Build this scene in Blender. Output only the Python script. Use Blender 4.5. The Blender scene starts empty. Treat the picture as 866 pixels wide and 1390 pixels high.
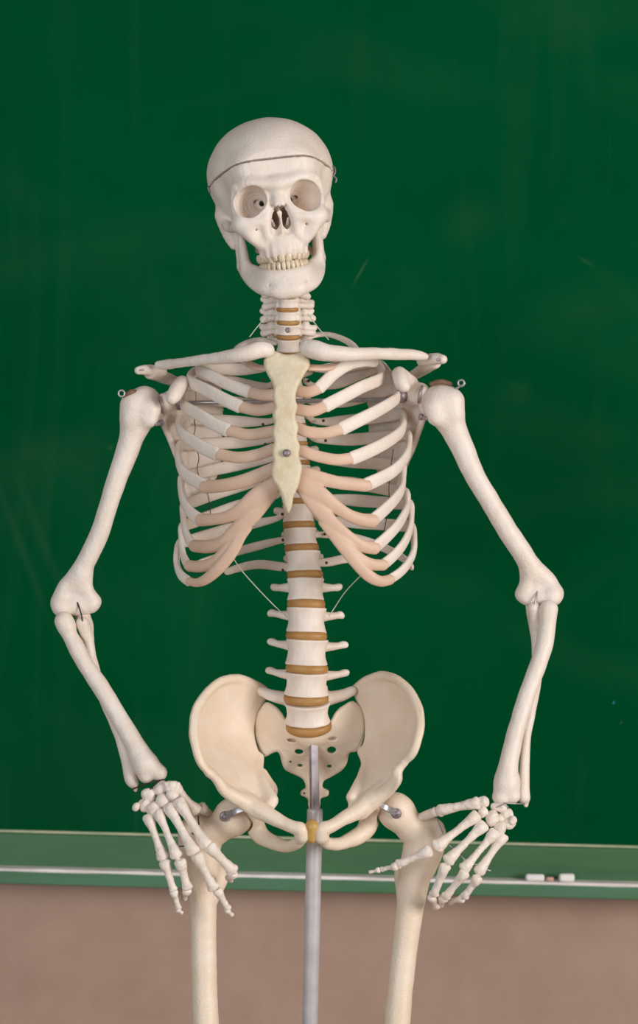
import bpy, math, random
import numpy as np
from mathutils import Matrix, Vector

# ------------------------------------------------------------------ camera, light, exposure
F, D0, ZC, RHO = 2860.0, 2.6, 1.35, math.radians(1.45)     # focal length in px of an 866x1390 frame
CR, SR = math.cos(RHO), math.sin(RHO)
S = bpy.context.scene
COL = S.collection
S.view_settings.view_transform = 'Standard'
S.view_settings.look = 'None'
S.view_settings.gamma = 1.0
S.view_settings.use_curve_mapping = False
S.view_settings.exposure = 0.0

cam_d = bpy.data.cameras.new('camera')
cam = bpy.data.objects.new('camera', cam_d)
COL.objects.link(cam)
cam_d.sensor_fit = 'VERTICAL'
cam_d.sensor_height = 36.0
cam_d.lens = F * 36.0 / 1390.0
cam.matrix_world = Matrix(((CR, -SR, 0, 0), (0, 0, -1, -D0), (SR, CR, 0, ZC), (0, 0, 0, 1)))
cam_d.dof.use_dof = True
cam_d.dof.focus_distance = D0 - 0.05
cam_d.dof.aperture_fstop = 6.3
S.camera = cam

world = bpy.data.worlds.new('room_light')
S.world = world
world.use_nodes = True
bg = world.node_tree.nodes['Background']
bg.inputs[0].default_value = (1.0, 0.95, 0.91, 1)
bg.inputs[1].default_value = 0.22


def area(name, loc, target, sx, sy, power, color):
    l = bpy.data.lights.new(name, 'AREA')
    l.shape = 'RECTANGLE'
    l.size, l.size_y, l.energy, l.color = sx, sy, power, color
    o = bpy.data.objects.new(name, l)
    COL.objects.link(o)
    o.location = loc
    o.rotation_euler = (Vector(target) - Vector(loc)).to_track_quat('-Z', 'Y').to_euler()
    return o


area('window_daylight', (2.9, -2.5, 1.75), (0, 0, 1.15), 1.4, 1.5, 112, (1.0, 0.96, 0.915))
area('far_window_daylight', (-1.7, -3.4, 1.5), (0, 0, 1.2), 1.6, 1.5, 54, (0.84, 0.93, 1.0))

# ------------------------------------------------------------------ helpers: pixels to metres


def W(px, py, y=0.0):
    d = D0 + y
    u, v = (px - 433.0) / F * d, (695.0 - py) / F * d
    return np.array((u * CR - v * SR, y, ZC + u * SR + v * CR))


def PR(r, y=0.0):
    return r / F * (D0 + y)


def spline(pts, n):
    """Catmull-Rom through rows of any width."""
    p = np.asarray(pts, float)
    if len(p) < 3 or n <= 1:
        return p
    q = np.vstack((2 * p[0] - p[1], p, 2 * p[-1] - p[-2]))
    out = []
    for i in range(1, len(q) - 2):
        a, b, c, d = q[i - 1], q[i], q[i + 1], q[i + 2]
        for t in np.arange(n) / n:
            out.append(0.5 * (2 * b + (c - a) * t + (2 * a - 5 * b + 4 * c - d) * t * t + (3 * b - a - 3 * c + d) * t ** 3))
    out.append(p[-1])
    return np.array(out)


def spline_closed(pts, n):
    p = np.asarray(pts, float)
    m = len(p)
    out = []
    for i in range(m):
        a, b, c, d = p[i - 1], p[i], p[(i + 1) % m], p[(i + 2) % m]
        for t in np.arange(n) / n:
            out.append(0.5 * (2 * b + (c - a) * t + (2 * a - 5 * b + 4 * c - d) * t * t + (3 * b - a - 3 * c + d) * t ** 3))
    return np.array(out)


def pxs(rows):
    """rows of (px, py, y, r_px) -> world rows (x, y, z, r)"""
    return np.array([[*W(a, b, c), PR(r, c)] for a, b, c, r in rows])


# ------------------------------------------------------------------ helpers: objects
ORG = {}                                                   # world position of each object used as parent


def mesh_data(name, V, Fc, mat, smooth=True):
    V = np.asarray(V, float)
    me = bpy.data.meshes.new(name)
    Fc = [tuple(int(i) for i in f) for f in Fc] if not isinstance(Fc, np.ndarray) else Fc
    if isinstance(Fc, np.ndarray):
        me.vertices.add(len(V))
        me.vertices.foreach_set('co', V.astype(np.float32).ravel())
        k = Fc.shape[1]
        me.loops.add(Fc.size)
        me.loops.foreach_set('vertex_index', Fc.astype(np.int32).ravel())
        me.polygons.add(len(Fc))
        me.polygons.foreach_set('loop_start', np.arange(0, Fc.size, k, dtype=np.int32))
        me.update(calc_edges=True)
        me.validate()
    else:
        me.from_pydata(V.tolist(), [], Fc)
    if smooth:
        me.polygons.foreach_set('use_smooth', np.ones(len(me.polygons), dtype=bool))
    me.materials.append(mat)
    me.update()
    return me


def put(name, V, Fc, mat, parent=None, smooth=True):
    V = np.asarray(V, float)
    c = (V.min(0) + V.max(0)) / 2
    o = bpy.data.objects.new(name, mesh_data(name, V - c, Fc, mat, smooth))
    COL.objects.link(o)
    if parent is not None:
        o.parent = parent
        o.location = c - ORG[parent.name]
    else:
        o.location = c
    ORG[o.name] = c
    return o


def empty(name, loc, parent=None):
    o = bpy.data.objects.new(name, None)
    o.empty_display_size = 0.05
    COL.objects.link(o)
    loc = np.asarray(loc, float)
    if parent is not None:
        o.parent = parent
        o.location = loc - ORG[parent.name]
    else:
        o.location = loc
    ORG[o.name] = loc
    return o


def tag(o, label, cat, group=None):
    o['label'] = label
    o['category'] = cat
    if group:
        o['group'] = group
    return o


# ------------------------------------------------------------------ helpers: signed distance modelling
BIG = 1.0


def nets(d, lo, h):
    s = d < 0
    nx, ny, nz = d.shape
    cnt = np.zeros((nx - 1, ny - 1, nz - 1), np.int8)
    cor = [(i, j, k) for i in (0, 1) for j in (0, 1) for k in (0, 1)]
    for i, j, k in cor:
        cnt += s[i:nx - 1 + i, j:ny - 1 + j, k:nz - 1 + k]
    act = (cnt > 0) & (cnt < 8)
    ii = np.argwhere(act)
    idx = np.full(act.shape, -1, np.int64)
    idx[act] = np.arange(len(ii))
    acc = np.zeros((len(ii), 3))
    n = np.zeros(len(ii))
    vals = {c: d[ii[:, 0] + c[0], ii[:, 1] + c[1], ii[:, 2] + c[2]] for c in cor}
    for a in cor:
        for ax in range(3):
            if a[ax]:
                continue
            b = list(a); b[ax] = 1; b = tuple(b)
            da, db = vals[a], vals[b]
            m = (da < 0) != (db < 0)
            t = da[m] / (da[m] - db[m])
            p = np.tile(np.array(a, float), (len(t), 1))
            p[:, ax] = t
            acc[m] += p
            n[m] += 1
    V = np.asarray(lo) + h * (ii + acc / np.maximum(n, 1)[:, None])
    quads = []
    for ax in range(3):
        u, v = (ax + 1) % 3, (ax + 2) % 3
        sl0 = [slice(None)] * 3; sl1 = [slice(None)] * 3
        sl0[ax] = slice(0, -1); sl1[ax] = slice(1, None)
        sa, sb = s[tuple(sl0)], s[tuple(sl1)]
        e = np.argwhere(sa != sb)
        e = e[(e[:, u] > 0) & (e[:, v] > 0) & (e[:, u] < d.shape[u] - 1) & (e[:, v] < d.shape[v] - 1)]
        inside = s[e[:, 0], e[:, 1], e[:, 2]]
        eu = np.zeros(3, int); eu[u] = 1
        ev = np.zeros(3, int); ev[v] = 1
        g = lambda q: idx[q[:, 0], q[:, 1], q[:, 2]]
        q = np.stack((g(e - eu - ev), g(e - ev), g(e), g(e - eu)), 1)
        q[~inside] = q[~inside][:, ::-1]
        quads.append(q)
    return V, np.concatenate(quads)


class TPS:
    def __init__(self, pts, vals):
        p = np.asarray(pts, float)
        n = len(p)
        self.p = p
        A = np.zeros((n + 3, n + 3))
        A[:n, :n] = self.k(np.linalg.norm(p[:, None] - p[None], axis=2)) + np.eye(n) * 1e-7
        A[:n, n] = 1; A[:n, n + 1:] = p; A[n, :n] = 1; A[n + 1:, :n] = p.T
        self.w = np.linalg.solve(A, np.r_[np.asarray(vals, float), 0, 0, 0])

    @staticmethod
    def k(r):
        return r * r * np.log(np.maximum(r, 1e-9))

    def __call__(self, x, z):
        out = self.w[-3] + self.w[-2] * x + self.w[-1] * z
        for (a, b), w in zip(self.p, self.w):
            out = out + w * self.k(np.sqrt((x - a) ** 2 + (z - b) ** 2))
        return out


def poly_sdf(pts, x, z):
    d = np.full(np.broadcast(x, z).shape, 1e9)
    s = np.ones_like(d)
    n = len(pts)
    for i in range(n):
        ax, az = pts[i]
        bx, bz = pts[i - 1]
        ex, ez = bx - ax, bz - az
        wx, wz = x - ax, z - az
        t = np.clip((wx * ex + wz * ez) / max(ex * ex + ez * ez, 1e-18), 0, 1)
        d = np.minimum(d, (wx - ex * t) ** 2 + (wz - ez * t) ** 2)
        c1, c2, c3 = z >= az, z < bz, ex * wz > ez * wx
        s = np.where((c1 & c2 & c3) | (~c1 & ~c2 & ~c3), -s, s)
    return s * np.sqrt(d)


class Bone:
    """collects unions and cuts, then meshes the zero level."""

    def __init__(self, h=0.0012):
        self.h, self.ops, self.noise = h, [], None

    def op(self, fn, lo, hi, k, cut):
        self.ops.append((fn, np.asarray(lo, float), np.asarray(hi, float), k, cut))
        return self

    def chain(self, rows, k=0.0, n=1, cut=False, ys=1.0):
        p = spline(rows, n)
        h = self.h
        rm = p[:, 3].max()
        pad = rm + k + 3 * h

        def fn(X, Y, Z):
            out = np.full(np.broadcast_shapes(X.shape, Y.shape, Z.shape), BIG, np.float32)
            xs, yy, zs = X.ravel(), Y.ravel(), Z.ravel()
            segs = [(p[i], p[i + 1]) for i in range(len(p) - 1)] if len(p) > 1 else [(p[0], p[0])]
            for a, b in segs:
                lo = np.minimum(a[:3], b[:3]) - pad
                hi = np.maximum(a[:3], b[:3]) + pad
                i0, i1 = np.searchsorted(xs, (lo[0], hi[0]))
                j0, j1 = np.searchsorted(yy, (lo[1], hi[1]))
                k0, k1 = np.searchsorted(zs, (lo[2], hi[2]))
                if i0 >= i1 or j0 >= j1 or k0 >= k1:
                    continue
                dx, dy, dz = X[i0:i1] - a[0], (Y[:, j0:j1] - a[1]) * ys, Z[:, :, k0:k1] - a[2]
                e = (b - a)[:3] * (1, ys, 1)
                L = max(float(e @ e), 1e-18)
                t = np.clip((dx * e[0] + dy * e[1] + dz * e[2]) / L, 0, 1)
                v = np.sqrt((dx - t * e[0]) ** 2 + (dy - t * e[1]) ** 2 + (dz - t * e[2]) ** 2) - (a[3] + t * (b[3] - a[3]))
                o = out[i0:i1, j0:j1, k0:k1]
                np.minimum(o, v, out=o)
            return out
        return self.op(fn, p[:, :3].min(0) - rm, p[:, :3].max(0) + rm, k, cut)

    def ell(self, c, r, k=0.0, rot=None, cut=False):
        c, r = np.asarray(c, float), np.asarray(r, float)
        m = np.eye(3) if rot is None else np.array(rot).T
        ext = np.sqrt(((m.T * r) ** 2).sum(1)) if rot is not None else r

        def fn(X, Y, Z):
            x, y, z = X - c[0], Y - c[1], Z - c[2]
            q = [m[i, 0] * x + m[i, 1] * y + m[i, 2] * z for i in range(3)]
            k0 = np.sqrt(sum((q[i] / r[i]) ** 2 for i in range(3)))
            k1 = np.sqrt(sum((q[i] / r[i] ** 2) ** 2 for i in range(3)))
            return k0 * (k0 - 1) / np.maximum(k1, 1e-9)
        return self.op(fn, c - ext, c + ext, k, cut)

    def slab(self, outline, ymid, th, rnd, k=0.0, cut=False, n=4):
        """outline: rows (x, z); ymid, th: functions of (x, z) or a number"""
        poly = spline_closed(outline, n) if n > 1 else np.asarray(outline, float)
        xx, zz = poly[:, 0], poly[:, 1]
        ym = ymid(xx, zz)
        tm = th if not callable(th) else float(np.max(th(xx, zz)))

        def fn(X, Y, Z):
            x2, z2 = X[:, 0, :], Z[0, :, :]
            P = poly_sdf(poly, x2, z2)
            yv = ymid(x2, z2)
            gx, gz = np.gradient(yv, self.h)
            sl = 1 / np.sqrt(1 + np.minimum(gx ** 2 + gz ** 2, 6.0))
            t = th(x2, z2) if callable(th) else th
            q1 = (P + rnd)[:, None, :]
            q2 = np.abs(Y - yv[:, None, :]) * sl[:, None, :] - (t - rnd if not callable(th) else (t - rnd)[:, None, :])
            return np.sqrt(np.maximum(q1, 0) ** 2 + np.maximum(q2, 0) ** 2) + np.minimum(np.maximum(q1, q2), 0) - rnd
        return self.op(fn, (xx.min(), ym.min() - 3 * tm - .02, zz.min()), (xx.max(), ym.max() + 3 * tm + .02, zz.max()), k, cut)

    def field(self):
        h = self.h
        un = [o for o in self.ops if not o[4]]
        lo = np.min([o[1] for o in un], 0) - 4 * h
        hi = np.max([o[2] for o in un], 0) + 4 * h
        n = np.ceil((hi - lo) / h).astype(int) + 1
        ax = [lo[i] + h * np.arange(n[i]) for i in range(3)]
        d = np.full(n, BIG, np.float32)
        for fn, a, b, k, cut in self.ops:
            pad = k + 4 * h
            sl = []
            for i in range(3):
                i0 = max(0, int((a[i] - pad - lo[i]) / h)); i1 = min(n[i], int((b[i] + pad - lo[i]) / h) + 2)
                sl.append(slice(i0, max(i0, i1)))
            sl = tuple(sl)
            sub = d[sl]
            if sub.size == 0:
                continue
            v = fn(ax[0][sl[0]][:, None, None], ax[1][sl[1]][None, :, None], ax[2][sl[2]][None, None, :]).astype(np.float32)
            A, B = (-sub, v) if cut else (sub, v)
            if k > 0:
                w = np.clip(.5 + .5 * (A - B) / k, 0, 1)
                res = A * (1 - w) + B * w - k * w * (1 - w)
            else:
                res = np.minimum(A, B)
            d[sl] = -res if cut else res
        if self.noise:
            amp, wl, seed = self.noise
            amp, wl = amp * .28, wl * 1.3
            rg = np.random.RandomState(seed)
            for q in range(7):
                v = rg.normal(size=3); v /= np.linalg.norm(v)
                f = 2 * math.pi / (wl * rg.uniform(.6, 1.8))
                ph = rg.uniform(0, 6.28)
                d += (amp * np.sin(f * (v[0] * ax[0][:, None, None] + v[1] * ax[1][None, :, None] + v[2] * ax[2][None, None, :]) + ph)).astype(np.float32) * (np.abs(d) < 8 * h)
        return d, lo, ax

    def build(self, name, mat, parent, M=None):
        d, lo, _ = self.field()
        V, Q = nets(d, lo, self.h)
        if M is not None:
            V = V @ np.array(M)[:3, :3].T + np.array(M)[:3, 3]
        return put(name, V, Q, mat, parent)


# ------------------------------------------------------------------ helpers: lofts and boxes
def tube(rows, nrm=None, seg=10, n=6, power=2.0, cap=True):
    """rows (x, y, z, half_height, half_thickness); nrm(point) = outward direction of the thin axis"""
    p = spline(rows, n)
    T = np.gradient(p[:, :3], axis=0)
    T /= np.linalg.norm(T, axis=1)[:, None] + 1e-12
    if cap:
        def ends(i, s):
            a = []
            for f, g in ((.85, .45), (.5, .85), (.12, 1.0)):
                q = p[i].copy()
                q[:3] += s * T[i] * min(p[i, 3], p[i, 4] * 1.6) * g
                q[3:] *= f
                a.append(q)
            return a
        pre = ends(0, -1)[::-1]
        post = ends(-1, 1)
        p = np.vstack((pre, p, post))
        T = np.vstack((T[:1],) * 3 + (T,) + (T[-1:],) * 3)
    V, Fc = [], []
    ref = np.array((0., 0., 1.))
    if abs(T[0] @ ref) > .9:
        ref = np.array((0., 1., 0.))
    N = np.cross(T[0], ref); N /= np.linalg.norm(N)
    for i, q in enumerate(p):
        if nrm is not None:
            N = nrm(q[:3])
        N = N - T[i] * (N @ T[i]); N = N / (np.linalg.norm(N) + 1e-12)
        B = np.cross(T[i], N)
        for j in range(seg):
            a = 2 * math.pi * j / seg
            ca, sa = math.cos(a), math.sin(a)
            ca = math.copysign(abs(ca) ** (2 / power), ca); sa = math.copysign(abs(sa) ** (2 / power), sa)
            V.append(q[:3] + N * q[4] * ca + B * q[3] * sa)
    m = len(p)
    for i in range(m - 1):
        for j in range(seg):
            Fc.append((i * seg + j, i * seg + (j + 1) % seg, (i + 1) * seg + (j + 1) % seg, (i + 1) * seg + j))
    Fc.append(tuple(range(seg - 1, -1, -1)))
    Fc.append(tuple((m - 1) * seg + j for j in range(seg)))
    return np.array(V), Fc


def wire(name, rows, r, mat, parent, n=5, seg=7):
    V, Fc = tube([[*q, r, r] for q in rows], seg=seg, n=n)
    return put(name, V, Fc, mat, parent)


def box(lo, hi, bev=0.0):
    import bmesh
    bm = bmesh.new()
    bmesh.ops.create_cube(bm, size=1)
    lo, hi = np.asarray(lo, float), np.asarray(hi, float)
    for v in bm.verts:
        for i in range(3):
            v.co[i] = (lo[i] + hi[i]) / 2 + v.co[i] * (hi[i] - lo[i])
    if bev:
        bmesh.ops.bevel(bm, geom=bm.edges[:], offset=bev, segments=3, profile=.5, affect='EDGES')
    V = np.array([v.co[:] for v in bm.verts])
    bm.verts.index_update()
    Fc = [tuple(v.index for v in f.verts) for f in bm.faces]
    bm.free()
    return V, Fc


def lathe(profile, seg=24):
    """profile (r, z) revolved about z"""
    V, Fc = [], []
    for r, z in profile:
        for j in range(seg):
            a = 2 * math.pi * j / seg
            V.append((r * math.cos(a), r * math.sin(a), z))
    for i in range(len(profile) - 1):
        for j in range(seg):
            Fc.append((i * seg + j, i * seg + (j + 1) % seg, (i + 1) * seg + (j + 1) % seg, (i + 1) * seg + j))
    Fc.append(tuple(range(seg - 1, -1, -1)))
    Fc.append(tuple((len(profile) - 1) * seg + j for j in range(seg)))
    return np.array(V), Fc


def xf(V, M):
    return V @ np.array(M)[:3, :3].T + np.array(M)[:3, 3]


def along(a, b):
    """matrix whose z axis runs from a to b, at a"""
    d = Vector(b) - Vector(a)
    return Matrix.Translation(Vector(a)) @ d.to_track_quat('Z', 'Y').to_matrix().to_4x4()


# ------------------------------------------------------------------ materials
def lin(c):
    return tuple(((v / 255) / 12.92 if v / 255 <= .04045 else ((v / 255 + .055) / 1.055) ** 2.4) for v in c) + (1,)


def mat(name, c1, c2=None, rough=.5, scale=30, bump=0.0, bscale=300, metal=0.0, sss=0.0, spec=.5, stretch=(1, 1, 1)):
    m = bpy.data.materials.new(name)
    m.use_nodes = True
    nt = m.node_tree
    b = nt.nodes['Principled BSDF']
    b.inputs['Roughness'].default_value = rough
    b.inputs['Metallic'].default_value = metal
    b.inputs['Specular IOR Level'].default_value = spec
    if sss:
        b.inputs['Subsurface Weight'].default_value = sss
        b.inputs['Subsurface Radius'].default_value = (1.0, .55, .35)
        b.inputs['Subsurface Scale'].default_value = .004
    g = nt.nodes.new('ShaderNodeNewGeometry')
    mp = nt.nodes.new('ShaderNodeMapping')
    mp.inputs['Scale'].default_value = stretch
    nt.links.new(g.outputs['Position'], mp.inputs[0])
    nz = nt.nodes.new('ShaderNodeTexNoise')
    nz.inputs['Scale'].default_value = scale
    nz.inputs['Detail'].default_value = 6
    nz.inputs['Roughness'].default_value = .62
    nt.links.new(mp.outputs[0], nz.inputs['Vector'])
    rp = nt.nodes.new('ShaderNodeValToRGB')
    rp.color_ramp.elements[0].position = .36
    rp.color_ramp.elements[1].position = .66
    rp.color_ramp.elements[0].color = lin(c2 or c1)
    rp.color_ramp.elements[1].color = lin(c1)
    nt.links.new(nz.outputs['Fac'], rp.inputs[0])
    nt.links.new(rp.outputs[0], b.inputs['Base Color'])
    if bump:
        n2 = nt.nodes.new('ShaderNodeTexNoise')
        n2.inputs['Scale'].default_value = bscale
        n2.inputs['Detail'].default_value = 5
        nt.links.new(mp.outputs[0], n2.inputs['Vector'])
        bp = nt.nodes.new('ShaderNodeBump')
        bp.inputs['Strength'].default_value = bump
        bp.inputs['Distance'].default_value = .002
        nt.links.new(n2.outputs['Fac'], bp.inputs['Height'])
        nt.links.new(bp.outputs[0], b.inputs['Normal'])
    return m


BONE = mat('bone_plastic', (237, 224, 214), (229, 213, 199), .48, 26, .34, 320, sss=.12)
BONE_CREAM = mat('bone_plastic_cream', (239, 221, 203), (232, 210, 186), .46, 18, .3, 300, sss=.12)
BONE_SPINE = mat('bone_plastic_vertebra', (237, 224, 213), (226, 208, 193), .52, 55, .3, 200, sss=.1, stretch=(1, 1, .35))
STERN = mat('bone_plastic_yellowish', (228, 215, 190), (214, 196, 162), .55, 40, .55, 190, sss=.1)
CART = mat('cartilage_rubber', (220, 187, 164), (210, 175, 151), .5, 22, .15, 200, sss=.15)
DISC = mat('disc_rubber', (180, 134, 78), (166, 119, 64), .5, 40, .1, 300)
SYMPH = mat('symphysis_rubber', (206, 168, 98), (190, 148, 80), .45, 40, .1, 300)
TOOTH = mat('tooth_enamel', (226, 210, 188), (212, 190, 162), .3, 90)
STEEL = mat('steel', (186, 182, 184), (156, 152, 156), .36, 60, metal=.6)
DULL = mat('dull_zinc', (160, 148, 150), (130, 118, 122), .45, 60, metal=.45)
DARK = mat('dark_wire', (70, 58, 50), (48, 40, 36), .5, 60, metal=.3)
LEATHER = mat('brown_sleeve', (128, 96, 74), (96, 70, 52), .6, 80)
NYLON = mat('nylon_thread', (196, 200, 186), None, .4, 30)
POLE_M = mat('pole_grey', (206, 201, 203), (190, 185, 188), .38, 40, metal=.15)
BAR_M = mat('bar_zinc', (168, 160, 166), (140, 132, 138), .4, 60, metal=.4)
HOLE = mat('screw_hole', (88, 66, 52), (60, 44, 36), .8, 60)

# ------------------------------------------------------------------ setting: wall, floor, chalkboard
YB = 0.80


def zb(py, y=YB):
    return W(433, py, y)[2]


WALL_M = mat('plaster_wall', (180, 150, 134), (171, 141, 125), .9, 9, .3, 120)
FLOOR_M = mat('linoleum_floor', (150, 128, 104), (136, 114, 92), .5, 12)
V_, F_ = box((-5.0, YB + .04, 0), (5.0, YB + .16, 3.2))
o = put('wall_back', V_, F_, WALL_M, None, False); o['kind'] = 'structure'
V_, F_ = box((-5.0, -4.0, -.1), (5.0, YB + .04, 0))
o = put('floor', V_, F_, FLOOR_M, None, False); o['kind'] = 'structure'


def board_material():
    m = mat('chalkboard_enamel', (1, 80, 44), (0, 73, 39), .8, 2.2, .06, 500, spec=.0)
    nt = m.node_tree
    b = nt.nodes['Principled BSDF']
    base = b.inputs['Base Color'].links[0].from_socket
    g = nt.nodes.new('ShaderNodeNewGeometry')
    prev = base
    # wiped chalk: broad cloudy veils and thin slanting wipe marks
    for sc, rot, lo, hi, amt in (((1.2, 1, 3.0), .35, .50, .80, .010), ((9, 1, .8), -.35, .56, .80, .010), ((3, 1, 2.2), .9, .62, .84, .012)):
        mp = nt.nodes.new('ShaderNodeMapping')
        mp.inputs['Scale'].default_value = sc
        mp.inputs['Rotation'].default_value = (0, rot, 0)
        nt.links.new(g.outputs['Position'], mp.inputs[0])
        nz = nt.nodes.new('ShaderNodeTexNoise')
        nz.inputs['Scale'].default_value = 1.7
        nz.inputs['Detail'].default_value = 5
        nz.inputs['Distortion'].default_value = .7
        nt.links.new(mp.outputs[0], nz.inputs['Vector'])
        mr = nt.nodes.new('ShaderNodeMapRange')
        mr.inputs['From Min'].default_value = lo
        mr.inputs['From Max'].default_value = hi
        mr.inputs['To Max'].default_value = amt
        nt.links.new(nz.outputs['Fac'], mr.inputs['Value'])
        mx = nt.nodes.new('ShaderNodeMix')
        mx.data_type = 'RGBA'
        mx.inputs['B'].default_value = (.62, .72, .64, 1)
        nt.links.new(mr.outputs[0], mx.inputs['Factor'])
        nt.links.new(prev, mx.inputs['A'])
        prev = mx.outputs['Result']
    # single strokes and specks: (px, py, half length m, half width m, angle, amount, colour)
    for px, py, hl_, hw_, ang, amt, col in ((490, 368, .030, .003, 62, .055, (.62, .74, .68, 1)), (833, 954, .0036, .002, 60, .55, (.13, .42, .75, 1)), (843, 981, .004, .0016, 55, .10, (.6, .72, .62, 1)),
                                            (30, 745, .16, .010, -68, .016, (.5, .7, .58, 1)), (58, 735, .14, .012, -68, .014, (.5, .7, .58, 1)), (640, 300, .07, .05, 20, .012, (.5, .7, .58, 1)),
                                            (795, 355, .02, .004, -30, .03, (.5, .7, .58, 1)), (705, 530, .03, .025, 70, .012, (.5, .7, .58, 1)), (150, 608, .006, .005, 0, .03, (.6, .75, .66, 1))):
        c = W(px, py, YB)
        tx = nt.nodes.new('ShaderNodeMapping')
        tx.vector_type = 'TEXTURE'
        tx.inputs['Location'].default_value = c
        tx.inputs['Rotation'].default_value = (0, -math.radians(ang), 0)
        tx.inputs['Scale'].default_value = (hl_, 1, hw_)
        nt.links.new(g.outputs['Position'], tx.inputs[0])
        ln = nt.nodes.new('ShaderNodeVectorMath')
        ln.operation = 'LENGTH'
        nt.links.new(tx.outputs[0], ln.inputs[0])
        mr = nt.nodes.new('ShaderNodeMapRange')
        mr.inputs['From Min'].default_value = 1.0
        mr.inputs['From Max'].default_value = .1
        mr.inputs['To Max'].default_value = amt
        nt.links.new(ln.outputs['Value'], mr.inputs['Value'])
        mx = nt.nodes.new('ShaderNodeMix')
        mx.data_type = 'RGBA'
        mx.inputs['B'].default_value = col
        nt.links.new(mr.outputs[0], mx.inputs['Factor'])
        nt.links.new(prev, mx.inputs['A'])
        prev = mx.outputs['Result']
    nt.links.new(prev, b.inputs['Base Color'])
    return m


BOARD_M = board_material()
RAIL_M = mat('rail_green_paint', (66, 111, 71), (59, 101, 64), .5, 5, .1, 200, stretch=(.6, 1, 6))
TRAY_M = mat('tray_green_paint', (68, 114, 72), (80, 124, 96), .5, 4, .1, 200, stretch=(.5, 1, 8))
DUST_M = mat('chalk_dust', (252, 243, 240), (228, 218, 212), .95, 30, .4, 220, stretch=(.5, 1, 1))
TRIM_M = mat('trim_pale', (206, 196, 170), (160, 178, 140), .5, 20)

chalkboard = tag(empty('chalkboard', (0, YB + .04, zb(1212))), 'dark green chalkboard with pale green chalk tray on the back wall', 'chalkboard')
ztop, zrail, zlip, zbot = zb(1137), zb(1183.5, YB - .012), zb(1190.5, YB - .052), zb(1211, YB - .056)
V_, F_ = box((-2.1, YB, ztop - .01), (2.1, YB + .04, 2.35), .002); put('writing_surface', V_, F_, BOARD_M, chalkboard, False)
V_, F_ = box((-2.1, YB - .006, ztop - .0035), (2.1, YB + .002, ztop + .0005), .001); put('trim_strip', V_, F_, TRIM_M, chalkboard, False)
V_, F_ = box((-2.1, YB - .012, zbot + .004), (2.1, YB + .04, ztop - .0035), .003); put('rail', V_, F_, RAIL_M, chalkboard, False)
ztray = zlip - .002
V_, F_ = box((-2.1, YB - .056, zbot), (2.1, YB - .012, ztray), .0025); tray = put('chalk_tray', V_, F_, TRAY_M, chalkboard, False)
V_, F_ = box((-2.1, YB - .0545, ztray - .001), (2.1, YB - .0122, ztray + .0012), .0005); put('chalk_dust', V_, F_, DUST_M, tray, False)
# the crust of old dust along the lip
rg_ = random.Random(9)
R_ = []
for q in range(141):
    hgt = .0034 + rg_.uniform(-.0006, .0006)
    R_.append((-2.1 + 4.2 * q / 140, YB - .0528 + rg_.uniform(-.0004, .0004), ztray + .0008, hgt, .0030))
V_, F_ = tube(R_, lambda p: np.array((0., -1., 0.)), seg=10, n=1)
put('dust_ridge', V_, F_, DUST_M, tray)

CHALK_M = mat('chalk_white', (253, 248, 246), (246, 240, 238), .95, 60, .2, 400)
CHALK_P = mat('chalk_pink', (226, 176, 164), (206, 160, 148), .95, 60, .2, 400)


def chalk(px, py_len, label, m, r=.0056, yaw=0.0):
    x = W(px, 1193, YB - .034)[0]
    L = py_len / F * (D0 + YB)
    V, Fc = lathe([(r * .55, -L / 2), (r * .92, -L / 2 + .0012), (r, -L / 2 + .004), (r * 1.02, L / 2 - .004), (r * .9, L / 2 - .001), (r * .4, L / 2)], 20)
    M = Matrix.Translation((x, YB - .034, ztray + .0012 + r)) @ Matrix.Rotation(yaw, 4, 'Z') @ Matrix.Rotation(math.pi / 2, 4, 'Y')
    o = put('chalk_stick', xf(V, M), Fc, m)
    return tag(o, label, 'chalk', 'chalk pieces on the tray')


chalk(726, 25, 'longer white chalk stub on the tray, left of the other white one', CHALK_M)
chalk(746.5, 10, 'tiny pinkish chalk crumb between the two white chalk stubs', CHALK_P, .0036)
chalk(769, 21, 'short thick white chalk stub at the far right of the tray', CHALK_M, .0066, .12)

# ------------------------------------------------------------------ stand
stand = tag(empty('skeleton_stand', (W(419, 1390, .02)[0], .02, 0)), 'grey metal pole stand rising behind the pelvis of the skeleton', 'stand')
pole_top = W(427.5, 1098, .02)
pole_bot = np.array((pole_top[0] + .002, .02, .09))
V_, F_ = lathe([(.0088, 0), (.0096, .001), (.0098, .004), (.0098, 1)], 32)
L_ = pole_top[2] - pole_bot[2]
V_[:, 2] = np.where(V_[:, 2] > .5, L_ - .0006, V_[:, 2])
V_ = V_[:, [0, 1, 2]] * (1, 1, 1)
V_[:, 2] = L_ - V_[:, 2]
V_ = xf(V_, along(pole_bot, pole_top))
put('pole', V_, [f[::-1] for f in F_], POLE_M, stand)
bt = W(425.5, 1004, .030)
bb = W(427.5, 1104, .022)
V_, F_ = box((-.0052, -.0035, 0), (.0052, .0035, float(np.linalg.norm(bt - bb))), .0008)
bar = put('bar', xf(V_, along(bb, bt)), F_, BAR_M, stand, False)
for q in (1042, 1050):
    V_, F_ = lathe([(.0012, 0), (.0011, .0012), (.0004, .0014)], 10)
    c = W(426.2, q, .0245)
    put('screw', xf(V_, along(c + (0, .002, 0), c + (0, -.01, 0))), F_, DARK, bar)
hub = stand.location
V_, F_ = lathe([(.03, .06), (.032, .075), (.024, .1), (.014, .12)], 24)
put('hub', V_ + np.array((pole_bot[0], .02, 0)), F_, POLE_M, stand)
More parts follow.
